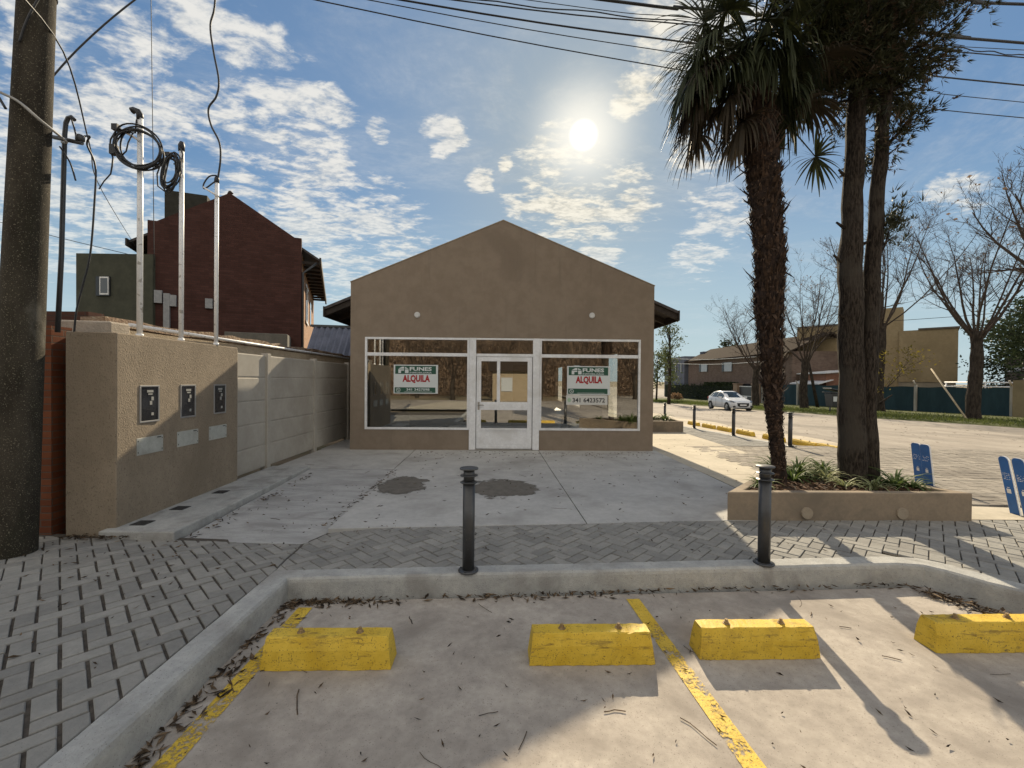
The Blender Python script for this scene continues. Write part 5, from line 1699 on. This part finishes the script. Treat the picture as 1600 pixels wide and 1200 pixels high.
# leafy and dark trees
def leafy(name, loc, ht, rad, n, seed, m, label, group=None, base=.35, sz=.22):
    rnd = random.Random(seed)
    t = thing(name, label, 'tree', loc, group)
    x, y, z = loc
    mb = MB(); mb.tube([(x, y, z - .2), (x + .1, y, z + ht * .45), (x, y, z + ht * .95)], [ht * .022, ht * .016, ht * .004], 7)
    cl = []
    for k in range(int(10 + ht * 2)):
        a = rnd.uniform(0, 2 * PI); u = rnd.uniform(base, 1.0); rr = rad * rnd.uniform(.3, 1.0) * math.sqrt(max(.08, 1 - ((u - .55) / .5) ** 2))
        c = Vector((x + rr * math.cos(a), y + rr * math.sin(a), z + ht * u)); cl.append(c)
        mb.tube([(x, y, z + ht * u * .8), tuple(c)], [ht * .006, .012], 4, caps=False)
    mb.build('trunk', tree_bark, t)
    lf = MB()
    for _ in range(n):
        c = rnd.choice(cl); p = c + Vector((rnd.gauss(0, rad * .22), rnd.gauss(0, rad * .22), rnd.gauss(0, rad * .16)))
        s = sz * rnd.uniform(.5, 1.2); u = Vector((rnd.gauss(0, 1), rnd.gauss(0, 1), rnd.gauss(0, .7))).normalized(); w = u.cross(Vector((rnd.random(), rnd.random(), rnd.random()))).normalized()
        lf.add([p + u * s, p + w * s * .5, p - u * s, p - w * s * .5], [(0, 1, 2, 3)])
    lf.build('crown', m, t)
    return t
mid_leaf = leafmat('mid_tree_leaf', (.045, .065, .022), (.13, .15, .06), .35, .4)
dark_leaf = leafmat('dark_tree_leaf', (.018, .030, .016), (.06, .08, .035), .2, .4)
leafy('leafy_tree', (17.6, 46, zr(46)), 9.0, 1.5, 1500, 1, mid_leaf, 'tall airy green tree right beside the shop eaves', base=.3, sz=.12)
leafy('leafy_tree', (20.5, 58, zr(58)), 6.5, 2.2, 1400, 2, mid_leaf, 'small rounded green tree in the far street left of the grey house', base=.2, sz=.18)
leafy('pine_tree', (39.5, 31.0, -1), 8.4, 3.4, 12000, 3, dark_leaf, 'dark evergreen tree behind the fence at the right edge', base=.18, sz=.13)
leafy('pine_tree', (45, 36.0, -1), 8.0, 4.0, 9000, 4, dark_leaf, 'dark evergreen tree farther back at the right edge', base=.15, sz=.16)
leafy('leafy_tree', (-8.0, 34, -1), 6.4, 2.4, 1800, 5, mid_leaf, 'pale green tree crown glimpsed between brick house and shop eaves', base=.3, sz=.2)
leafy('pine_tree', (39.5, 76, -1), 9.6, 1.5, 900, 6, dark_leaf, 'small dark conifer tip showing over the roof of the brown house', base=.3, sz=.3)
for i, (x, y, h, lab) in enumerate(((30, 92, 8.6, 'far bare tree above the grey house roof, left one'), (38, 95, 8.2, 'far bare tree above the brown house roof, right one'), (27, 80, 6.5, 'far bare tree near the end of the street'))):
    bare_tree('far_bare_tree', (x, y, -1.2), h * .35, .22, 30 + i, 7, h * .6, lab, 'far bare trees beyond the houses', 0)

# ================================================================== HOUSES OVER THE STREET
brown_brick = brickmat('brown_brick', (.15, .105, .085), (.20, .145, .115), (.17, .14, .12), w=.3, h=.1, obj=False)
brown_roof = surf('brown_tile_roof', (.032, .025, .020), (.05, .038, .031), 5, .95, .5, 8, .03, spec=.03)
h1 = thing('brown_house', 'long brown brick house with tiled roof beyond the parked car', 'house', (31, 58, -1.1))
mb = MB(); mb.box(29.5, 37, 44, 69, -1.2, 4.75); mb.build('wall', brown_brick, h1)
mb = MB(); mb.yprism([(28.9, 4.55), (33.2, 6.55), (37.6, 4.55), (37.6, 4.7), (33.2, 6.75), (28.9, 4.7)], 43.6, 69.3); mb.build('roof', brown_roof, h1)
pale_win = flat('pale_blind', (.42, .45, .48), .35)
for y0, y1, z0, z1, m in ((62.4, 64.4, 3.0, 4.1, pale_win), (55.6, 57.6, 2.9, 4.1, pale_win), (51.5, 53.5, .3, 1.3, MATS['window_dark'])):
    mb = MB(); mb.box(29.4, 29.499, y0, y1, z0, z1); w_ = mb.build('window', m, h1)
    mb = MB(); mb.box(29.36, 29.399, y0 - .08, y0, z0, z1); mb.box(29.36, 29.399, y1, y1 + .5, z0, z1); mb.build('window_frame', MATS['window_dark'], w_)
grey_house_m = surf('blue_grey_render', (.11, .12, .15), (.14, .15, .185), 1, .9)
h2 = thing('grey_house', 'small blue grey box house at the far end of the side street', 'house', (30, 73, -1.2))
mb = MB(); mb.box(29.0, 36, 69.4, 78, -1.3, 5.6); mb.build('wall', grey_house_m, h2)
mb = MB(); mb.box(31.5, 36, 68.2, 69.39, 1, 6.3); mb.build('stair_block', surf('blue_grey_dark', (.085, .092, .115), (.10, .11, .135), 1, .9), h2)
for y0, y1 in ((70.3, 71.3), (72.6, 74.2)):
    mb = MB(); mb.box(28.93, 28.999, y0, y1, 3.0, 4.4); w_ = mb.build('window', MATS['window_dark'], h2)
    mb = MB(); mb.box(28.89, 28.929, y0 + .12, y0 + .26, 3.05, 4.35); mb.build('window_frame', dusty_white, w_)
beige = surf('beige_render', (.27, .205, .115), (.31, .24, .14), .8, .92, .3, 30, .01, big=(.235, .18, .10), bigscale=.4)
grey_render = surf('grey_beige_render', (.24, .205, .15), (.28, .24, .175), 1, .92)
red_brick = brickmat('low_red_brick', (.22, .105, .07), (.28, .14, .09), (.2, .15, .12), w=.3, h=.1)
h3 = thing('beige_house', 'large blocky beige house with short tower behind the teal fence', 'house', (40, 37.6, -.9), rz=R(-45))
ORG[h3.name] = Vector((0, 0, 0))
mb = MB(); mb.box(-12.2, -5.2, .5, 9, 2.6, 8.3); mb.box(-3.9, 0, 0, 8, 2.55, 7.35); mb.box(-5.2, -3.9, .2, 8, 0, 7.5); mb.build('wall', beige, h3)
mb = MB(); mb.box(-5.9, -3.7, .8, 3, 7.0, 9.7); mb.build('tower', beige, h3)
mb = MB(); mb.box(-12.1, -5.25, .62, 8.9, 0, 2.599); mb.build('brick_base', red_brick, h3)
mb = MB(); mb.box(-3.9, -.1, .07, 7.9, -.2, 2.549); mb.build('render_base', grey_render, h3)
mb = MB(); mb.box(-12.2, -5.3, .42, 9, 8.3, 8.42); mb.box(-2.6, .1, -.12, 8, 7.35, 7.5); mb.build('parapet', surf('dark_coping', (.10, .085, .07), (.13, .11, .09), 3, .9), h3)
h4 = thing('low_house', 'low brick outbuilding with white sheet roof between the street trees', 'house', (31, 44, -.9))
mb = MB(); mb.box(30.2, 33, 40.2, 43.6, -1, 2.35); mb.build('wall', red_brick, h4)
mb = MB(); mb.yprism([(29.2, 1.35), (30.6, 1.75), (30.6, 1.82), (29.2, 1.45)], 39.8, 43.9); mb.yprism([(29.9, 2.36), (33.2, 2.7), (33.2, 2.78), (29.9, 2.44)], 40, 43.9); mb.build('sheet_roof', dusty_white, h4)
h5 = thing('long_shed', 'low dark building with a strip of small windows at the right edge', 'building', (46, 34, -1))
mb = MB(); mb.box(40, 60, 30.5, 34, -1, 3.6); mb.build('wall', surf('grey_brown_render', (.13, .105, .085), (.17, .14, .11), 2, .9), h5)
for i in range(6):
    mb = MB(); mb.box(39.93, 39.999, 30.7 + i * .55, 31.1 + i * .55, 2.5, 2.85); mb.build('window', dusty_white, h5)
t = thing('white_railing', 'white tubular railing showing over the teal fence at the right', 'railing', (31, 28, 1.0))
for z in (1.35, 1.62):
    mb = MB(); mb.tube([(31.2, 25.0, z), (31.2, 30.2, z)], .045, 6); mb.build('rail', white_paint, t)
for y in (25.2, 27.6, 30.1):
    mb = MB(); mb.tube([(31.2, y, -.3), (31.2, y, 1.62)], .04, 6); mb.build('post', white_paint, t)

# teal mesh fence
teal = surf('teal_screen', (.014, .036, .044), (.022, .050, .060), 1.2, .75, .3, 6, .05, stretch=(1, 1, .3))
t = thing('screen_fence', 'long dark teal screen fence on concrete posts across the street', 'fence', (29, 37, -.7))
mb = MB()
N = 60
ys = [23.95 + i * (26.55 / N) for i in range(N + 1)]
vs = []
for i, y in enumerate(ys):
    w = .04 * math.sin(i * 1.1) + .02 * math.sin(i * 2.7)
    for z in (zr(y) + .06, .35, 1.28 + .03 * math.sin(i * .9)): vs.append((29.0 + w * (z > 0), y, z))
mb.add(vs, [(3 * i + j, 3 * i + 3 + j, 3 * i + 4 + j, 3 * i + 1 + j) for i in range(N) for j in (0, 1)], 0, True)
mb.build('screen', teal, t)
for y in (24.2, 30.0, 36.5, 42.3, 48.1):
    mb = MB(); mb.box(28.86, 28.98, y - .07, y + .07, -1.2, 1.4); mb.prism([(28.86, y - .07), (28.98, y - .07), (28.98, y + .07), (28.86, y + .07)], 1.4, 1.42)
    mb.tube([(28.92, y, 1.38), (28.75, y, 1.72)], .05, 6); mb.build('post', panel_m, t)
mb = MB(); mb.box(28.6, 29.2, 21.5, 23.9, -1, 1.75)
tag(mb.build('end_wall', beige, origin=(28.9, 24, -.6)), 'short beige wall closing the teal fence at the right edge', 'wall')
# dark hedge, gate and pillars near the car
mb = MB(); rnd = random.Random(4)
mb.box(28.4, 29.2, 53.6, 76, -1.2, .95)
hd = mb.build('hedge', surf('hedge_core', (.008, .012, .008), (.02, .025, .015), 6, 1.0, .8, 20, .05), origin=(28.8, 64, -1))
tag(hd, 'dark clipped hedge left of the gate beyond the parked car', 'hedge')
lf = MB()
for _ in range(2600):
    p = Vector((28.35 + rnd.gauss(0, .08), rnd.uniform(53.5, 76), rnd.uniform(-.9, 1.2)))
    if rnd.random() < .4: p = Vector((rnd.uniform(28.3, 29.3), rnd.uniform(53.5, 62), rnd.uniform(.9, 1.5)))
    s = rnd.uniform(.05, .13); u = Vector((rnd.gauss(0, 1), rnd.gauss(0, 1), rnd.gauss(0, 1))).normalized(); w = u.cross(Vector((.2, .7, .5))).normalized()
    lf.add([p + u * s, p + w * s * .6, p - u * s, p - w * s * .6], [(0, 1, 2, 3)])
lf.build('foliage', dark_leaf, hd)
pm = brickmat('pillar_brick', (.30, .20, .14), (.36, .25, .18), (.3, .26, .22), obj=False)
for y, lab in ((52.9, 'brick gate pillar next to the hedge behind the car'), (48.9, 'brick gate pillar right of the dark gate behind the car')):
    mb = MB(); mb.box(28.4, 29.1, y - .45, y + .45, -1.2, 1.25); mb.box(28.34, 29.16, y - .51, y + .51, 1.25, 1.36)
    tag(mb.build('gate_pillar', pm, origin=(28.7, y, -1)), lab, 'pillar', 'brick gate pillars behind the car')
t = thing('driveway_gate', 'dark metal driveway gate between two brick pillars behind the car', 'gate', (28.8, 50.9, -1))
mb = MB(); mb.box(28.70, 28.76, 49.4, 52.4, -.9, .95); mb.build('leaf', gun_metal, t)
mb = MB(); mb.box(28.66, 28.699, 49.4, 52.4, .95, 1.05); mb.box(28.66, 28.699, 49.4, 52.4, -.2, -.1); mb.build('rail', dusty_white, t)
mb = MB(); rnd = random.Random(14)
for _ in range(900):
    v = Vector((rnd.gauss(0, 1), rnd.gauss(0, 1), abs(rnd.gauss(0, 1)))).normalized(); p = Vector((25.0, 62.5, -1.0)) + v * rnd.uniform(.3, 1.0) * Vector((1, 1, 1.2)).x
    s = rnd.uniform(.05, .12); u = Vector((rnd.gauss(0, 1), rnd.gauss(0, 1), rnd.gauss(0, 1))).normalized(); w = u.cross(Vector((.2, .7, .5))).normalized()
    mb.add([p + u * s, p + w * s * .5, p - u * s, p - w * s * .5], [(0, 1, 2, 3)])
tag(mb.build('dry_bush', leafmat('dry_bush_leaf', (.16, .10, .055), (.30, .20, .12), .3, 2), origin=(25, 62.5, -1)), 'small round dry orange bush in front of the hedge', 'bush')

# bin on its stand
t = thing('waste_bin', 'black lidded waste bin on legs on the verge beside the conifer trunk', 'bin', (22.1, 28.7, gz(28.7)))
b0 = gz(28.7)
mb = MB()
for (x0, y0, z0), (x1, y1, z1) in (((.30, .30, .35), (.38, .38, 1.25)),):
    vs = [(22.1 - x0, 28.7 - y0, b0 + z0), (22.1 + x0, 28.7 - y0, b0 + z0), (22.1 + x0, 28.7 + y0, b0 + z0), (22.1 - x0, 28.7 + y0, b0 + z0), (22.1 - x1, 28.7 - y1, b0 + z1), (22.1 + x1, 28.7 - y1, b0 + z1), (22.1 + x1, 28.7 + y1, b0 + z1), (22.1 - x1, 28.7 + y1, b0 + z1)]
    mb.add(vs, [(0, 3, 2, 1), (4, 5, 6, 7), (0, 1, 5, 4), (1, 2, 6, 5), (2, 3, 7, 6), (3, 0, 4, 7)])
mb.build('body', gun_metal, t, bevel=.03)
mb = MB(); mb.obox((22.1, 28.78, b0 + 1.48), .42, .42, .035, Matrix.Rotation(R(14), 3, 'Y')); mb.obox((22.05, 28.74, b0 + 1.30), .42, .44, .03, Matrix.Rotation(R(4), 3, 'Y')); mb.build('lid', gun_metal, t, bevel=.02)
mb = MB(); mb.add([(21.80, 28.345, b0 + .72), (22.03, 28.33, b0 + .72), (22.03, 28.31, b0 + 1.05), (21.78, 28.32, b0 + 1.05)], [(0, 1, 2, 3)]); mb.build('sticker', sign_white, t)
for sx in (-.25, .25):
    mb = MB(); mb.tube([(22.1 + sx, 28.7, b0 - .1), (22.1 + sx, 28.7, b0 + .36)], .04, 8); mb.build('leg', gun_metal, t)

# ================================================================== PARKED CAR (front towards -y)
car_white = flat('car_paint', (.62, .64, .66), .22, .6)
car_glass = flat('car_glass', (.03, .045, .05), .06, .8)
tyre_m = flat('tyre_rubber', (.018, .018, .019), .85)
rim_m = flat('alloy_rim', (.38, .39, .41), .35, .5, .6)
black_trim = flat('black_trim', (.015, .016, .018), .4)
car = thing('parked_car', 'white five door hatchback parked on the far side of the side street', 'car', (17.6, 33.6, zr(33.6) + .005))
ORG[car.name] = Vector((0, 0, 0))
# stations: y, half width, bottom, belt z, top z, top half width
ST = [(-1.98, .52, .30, .62, .66, .45), (-1.90, .70, .22, .66, .72, .60), (-1.70, .82, .20, .72, .80, .68), (-1.35, .865, .20, .79, .88, .70), (-.95, .87, .20, .86, .96, .70), (-.80, .87, .20, .88, 1.00, .69),
      (-.40, .87, .20, .90, 1.24, .60), (-.05, .87, .20, .92, 1.40, .56), (.35, .87, .20, .93, 1.46, .56), (.9, .87, .20, .95, 1.45, .56), (1.35, .865, .21, .98, 1.38, .54), (1.65, .84, .24, 1.0, 1.24, .56), (1.86, .78, .30, .96, 1.02, .62), (1.97, .66, .36, .78, .82, .56)]
mb = MB(); rows = []
for y, w, zb, zs, zt, wt in ST:
    half = [(w * .88, zb), (w * .97, zb + .10), (w, zb + (zs - zb) * .55), (w * .985, zs), (wt + (w - wt) * .25, zs + (zt - zs) * .6), (wt, zt - .02), (wt * .8, zt)]
    rows.append([(x, y, z) for x, z in half] + [(-x, y, z) for x, z in half[::-1]])
q = len(rows[0])
mb.add([p for r in rows for p in r], [(i * q + j, i * q + (j + 1) % q, (i + 1) * q + (j + 1) % q, (i + 1) * q + j) for i in range(len(ST) - 1) for j in range(q)] + [tuple(range(q - 1, -1, -1)), tuple((len(ST) - 1) * q + j for j in range(q))], 0, True)
body = mb.build('body', car_white, car)
def side_pt(y, k, sx, e=.012):
    for a, b in zip(ST[:-1], ST[1:]):
        if a[0] <= y <= b[0]:
            u = (y - a[0]) / (b[0] - a[0]); r = [a[i] + (b[i] - a[i]) * u for i in range(6)]
            y_, w, zb, zs, zt, wt = r
            x0, z0 = w * .985, zs; x1, z1 = wt + (w - wt) * .25, zs + (zt - zs) * .6; x2, z2 = wt, zt - .02
            if k <= .6: t_ = k / .6; x, z = x0 + (x1 - x0) * t_, z0 + (z1 - z0) * t_
            else: t_ = (k - .6) / .4; x, z = x1 + (x2 - x1) * t_, z1 + (z2 - z1) * t_
            return (sx * (x + e), y, z)
for sx in (-1, 1):
    for (ya, yb, k0a, k1a) in ((-.52, .34, .10, .86), (.42, 1.12, .10, .86), (1.18, 1.45, .14, .80)):
        mb = MB(); N = 6; vs = []
        for i in range(N + 1):
            y = ya + (yb - ya) * i / N
            for k in (k0a, .5, .6, k1a): vs.append(side_pt(y, k, sx))
        mb.add(vs, [(4 * i + j, 4 * i + 4 + j, 4 * i + 5 + j, 4 * i + 1 + j) for i in range(N) for j in range(3)])
        mb.build('side_window', car_glass, car)
    mb = MB(); mb.obox((sx * .98, -.52, .98), .10, .06, .065); mb.tube([(sx * .86, -.5, .95), (sx * .95, -.52, .96)], .025, 6); mb.build('wing_mirror', car_white, car, bevel=.03)
    mb = MB()
    for y in (-.60, .38, 1.05): mb.box(min(sx * .868, sx * .876), max(sx * .868, sx * .876), y - .006, y + .006, .34, .88)
    mb.build('door_seam', black_trim, body)
    mb = MB()
    for y in (.24, .94): mb.box(min(sx * .865, sx * .89), max(sx * .865, sx * .89), y - .09, y + .09, .80, .83)
    mb.build('door_handle', car_white, body)
    mb = MB(); mb.add([(sx * .50, -1.935, .66), (sx * .70, -1.91, .67), (sx * .81, -1.74, .72), (sx * .84, -1.50, .80), (sx * .74, -1.66, .79), (sx * .60, -1.84, .73)], [(0, 1, 2, 3, 4, 5)] if sx > 0 else [(5, 4, 3, 2, 1, 0)])
    mb.v = [(a * 1.01, b - .02, c) for a, b, c in mb.v]; mb.build('headlight', flat('headlamp_glass', (.07, .075, .08), .1, .8), car)
    mb = MB(); mb.obox((sx * .62, -1.955, .36), .13, .03, .055, Matrix.Rotation(R(-sx * 20), 3, 'Z')); mb.build('fog_recess', black_trim, car)
    mb = MB(); mb.box(min(sx * .78, sx * .83), max(sx * .78, sx * .83), 1.62, 1.86, .80, .98); mb.build('tail_light', flat('tail_red', (.3, .01, .01), .2), car)
    for y in (-1.28, 1.27):
        def ring(r, x): return [(x, y + r * math.cos(2 * PI * i / 24), .31 + r * math.sin(2 * PI * i / 24)) for i in range(24)]
        mb = MB(); n = 24
        prof = [(.20, sx * .885), (.275, sx * .89), (.305, sx * .872), (.31, sx * .80), (.305, sx * .70)]
        vs = [p for r, x in prof for p in ring(r, x)]
        mb.add(vs, [(i * n + j, i * n + (j + 1) % n, (i + 1) * n + (j + 1) % n, (i + 1) * n + j) for i in range(len(prof) - 1) for j in range(n)], 0, True)
        wh = mb.build('wheel', tyre_m, car)
        mb = MB()
        vs = ring(.205, sx * .882) + ring(.205, sx * .84)
        mb.add(vs, [tuple(range(24, 48))] + [(j, (j + 1) % n, n + (j + 1) % n, n + j) for j in range(n)])
        for k in range(5):
            a = 2 * PI * k / 5
            mb.obox((sx * .875, y + .11 * math.cos(a), .31 + .11 * math.sin(a)), .012, .10, .026, Matrix.Rotation(a, 3, 'X'))
        mb.build('rim', rim_m, wh)
        mb = MB(); vs = ring(.36, sx * .874) + ring(.31, sx * .874)
        mb.add(vs, [(j, (j + 1) % n, n + (j + 1) % n, n + j) for j in range(n)]); mb.build('arch_trim', black_trim, body)
mb = MB()
N = 6
pl_ = []
for i in range(N + 1):
    u = i / N
    y = -.78 + u * .70
    pl_.append((y, .93 + u * .41 + .012))
vs = []
for y, z in pl_:
    w = .66 - (y + .78) * .17
    vs += [(-w, y - .02, z), (-w * .5, y - .05, z + .02), (w * .5, y - .05, z + .02), (w, y - .02, z)]
mb.add(vs, [(4 * i + j, 4 * i + j + 1, 4 * i + 5 + j, 4 * i + 4 + j) for i in range(N) for j in range(3)], 0, True)
mb.v = [(a, b, c + .035) for a, b, c in mb.v]
mb.build('windscreen', car_glass, car)
mb = MB(); mb.obox((0, 1.74, 1.15), .55, .02, .10, Matrix.Rotation(R(50), 3, 'X')); mb.build('rear_window', car_glass, car)
mb = MB(); mb.add([(-.45, -1.995, .62), (.45, -1.995, .62), (.40, -2.0, .40), (.26, -2.0, .34), (-.26, -2.0, .34), (-.40, -2.0, .40)], [(0, 1, 2, 3, 4, 5)]); mb.build('grille', black_trim, car)
mb = MB(); mb.box(-.24, .24, -2.025, -2.004, .42, .52); mb.build('number_plate', dusty_white, car)
mb = MB(); mb.box(-.60, .60, -1.96, -1.80, .19, .25); mb.build('lower_lip', black_trim, car)

# ================================================================== BEHIND THE PHOTOGRAPHER (seen in the shop glass)
mb = MB(); mb.quad((-6, -6.2, -.185), (2.5, -6.2, -.185), (.5, -15.5, -.185), (-4.6, -15.5, -.185))
struct(mb, 'path', walk_concrete)
for i, (x, y, h) in enumerate(((-13, -21, 8), (-8.5, -24, 9), (-4.5, -20, 7.5), (-1, -25, 9), (3.5, -22, 8), (7.5, -26, 9), (12, -21, 8.5), (17, -24, 9), (-18, -25, 9))):
    bare_tree('thicket_tree', (x, y, -.3), h * .3, .2, 50 + i, 8, h * .62, 'brown leaved winter tree opposite the shop, behind the photographer', 'winter trees opposite the shop', 900, dry_leaf)
mb = MB(); rnd = random.Random(77)
for _ in range(70000):
    x = rnd.uniform(-45, 45); z = rnd.uniform(-.3, 9 + 2 * math.sin(x * .3) + math.sin(x * .9)); y = -30 + rnd.gauss(0, 1.4)
    s = rnd.uniform(.06, .22); u = Vector((rnd.gauss(0, .5), rnd.gauss(0, .5), rnd.gauss(0, 1))).normalized(); w = u.cross(Vector((rnd.random(), rnd.random(), .3))).normalized()
    mb.add([Vector((x, y, z)) + u * s, Vector((x, y, z)) + w * s * .35, Vector((x, y, z)) - u * s, Vector((x, y, z)) - w * s * .35], [(0, 1, 2, 3)])
vs = []
NX = 90
for i in range(NX + 1):
    x = -46 + 92 * i / NX
    top = 8.6 + 1.6 * math.sin(x * .3) + math.sin(x * .9) + rnd.uniform(-.5, .5)
    for k, z in enumerate((-.4, 2, 4.5, top * .8, top)): vs.append((x, -32.5 + rnd.uniform(-.6, .6) - (k == 4) * 1.5, z))
mb.add(vs, [(5 * i + j, 5 * i + 5 + j, 5 * i + 6 + j, 5 * i + 1 + j) for i in range(NX) for j in range(4)])
tag(mb.build('far_wood', dry_leaf), 'brown winter woodland mass opposite the shop', 'wood', kind='stuff')
t = thing('cabin', 'pale timber cabin opposite the shop, seen reflected in its door', 'building', (.5, -17, -.3))
mb = MB(); mb.box(-.9, 2.6, -19, -16.5, -.3, 2.3); mb.build('wall', surf('pale_timber', (.26, .21, .14), (.33, .27, .19), 3, .8, stretch=(1, 1, 6)), t)
mb = MB(); mb.xprism([(-16.2, 2.2), (-17.75, 3.1), (-19.3, 2.2), (-19.3, 2.3), (-17.75, 3.2), (-16.2, 2.3)][::-1], -1.2, 2.9); mb.build('roof', brown_roof, t)
mb = MB(); mb.box(-.2, .7, -16.499, -16.44, .6, 1.7); mb.build('window', pale_win, t)

# ================================================================== FALLEN LEAVES
leaf_br = surf('fallen_leaf', (.03, .021, .015), (.13, .088, .052), 14, .9, island=.75)
mb = MB(); rnd = random.Random(99)
def leaf(x, y, z, L, w=None):
    a = rnd.uniform(0, 2 * PI); w = w or L * rnd.uniform(.12, .34)
    c, s = math.cos(a), math.sin(a)
    lift = rnd.uniform(.002, .018); lift2 = rnd.uniform(.0, .014); m_ = rnd.uniform(0, .008)
    P = [(x - c * L, y - s * L, z + lift2), (x - s * w, y + c * w, z + m_ + .003), (x + c * L, y + s * L, z + lift), (x + s * w, y - c * w, z + m_ + .003), (x, y, z + .0015)]
    mb.add(P, [(0, 3, 4), (3, 2, 4), (2, 1, 4), (1, 0, 4)])
def twig(x, y, z, L):
    a = rnd.uniform(0, 2 * PI); p = Vector((x, y, z + .004)); path = [p.copy()]
    for _ in range(4):
        a += rnd.gauss(0, .16); p = p + Vector((math.cos(a), math.sin(a), rnd.uniform(-.03, .03))) * L / 4; p.z = min(max(p.z, z + .002), z + .006); path.append(p.copy())
    mb.tube(path, rnd.uniform(.0012, .003), 4)
for _ in range(380):                                # along the back kerb
    u = rnd.random() ** .9; x = -1.55 + u * 4.9; yk = 3.27 + (x + 1.6) * .054
    if rnd.random() < .35: x = -1.55 + abs(rnd.gauss(0, .35)); yk = 3.27
    elif rnd.random() < .3: x = .45 + rnd.gauss(0, .35); yk = 3.27 + (x + 1.6) * .054
    leaf(x, yk - .02 - abs(rnd.gauss(0, .05)), -.148, rnd.uniform(.012, .045))
for _ in range(230):                                # along the left kerb
    y = rnd.uniform(.8, 3.2); leaf(-1.58 + abs(rnd.gauss(0, .07)), y, -.148, rnd.uniform(.012, .045))
for _ in range(190):                                # heap in the right corner
    u = abs(rnd.gauss(0, .35)); x = 3.38 + u * .55 + rnd.gauss(0, .05); y = 3.36 - u * .9 + rnd.gauss(-.02, .04)
    if y < 3.53 - (x - 3.2) * 1.2 + .35: leaf(x - .05, y, -.146 + rnd.uniform(0, .02), rnd.uniform(.015, .05))
for _ in range(210): leaf(rnd.uniform(-1.5, 3.4), rnd.uniform(.9, 3.2), -.147, rnd.uniform(.005, .022))
for _ in range(26): twig(rnd.uniform(-1.5, 3.2), rnd.uniform(1.2, 3.2), -.147, rnd.uniform(.05, .2))
for _ in range(170): leaf(rnd.uniform(-1.7, 3.2), rnd.uniform(4.5, 9.1), .002, rnd.uniform(.010, .035))
for _ in range(150): leaf(rnd.uniform(-1.7, 3.1), 9.1 - abs(rnd.gauss(0, .35)), .002, rnd.uniform(.010, .04))
for _ in range(90): y = rnd.uniform(4.4, 7.2); leaf(-1.79 + rnd.gauss(0, .035), y, .0, rnd.uniform(.015, .045))
for _ in range(70): y = rnd.uniform(4.2, 7.0); leaf(-3.05 + abs(rnd.gauss(0, .06)), y, -.035 + (y - 4.2) * .012, rnd.uniform(.015, .045))
for _ in range(90): leaf(rnd.uniform(-3.0, -1.85), rnd.uniform(4.3, 7.2), -.03, rnd.uniform(.008, .03))
for _ in range(160): leaf(rnd.uniform(-4.2, -1.8), rnd.uniform(1.2, 4.1), .004, rnd.uniform(.008, .032))
for _ in range(60): leaf(rnd.uniform(-1.7, 3.4), rnd.uniform(3.75, 4.5), .004, rnd.uniform(.008, .028))
for _ in range(120): leaf(-4.1 + rnd.uniform(0, .6), 4.12 + rnd.gauss(0, .03), -.0, rnd.uniform(.012, .035))
for _ in range(14): twig(rnd.uniform(-3.6, 3.2), rnd.uniform(1.6, 8.5), .004, rnd.uniform(.06, .2))
for _ in range(260): y = rnd.uniform(11, 34); leaf(rnd.uniform(9, 19.5), y, zr(y) + .003, rnd.uniform(.03, .09))
for _ in range(60): y = rnd.uniform(5, 13); leaf(rnd.uniform(3.4, 5.2), y, zp(y) + .004, rnd.uniform(.012, .03))
tag(mb.build('fallen_leaves', leaf_br), 'dry brown fallen leaves and twigs scattered along the kerbs and paving', 'leaves', kind='stuff')
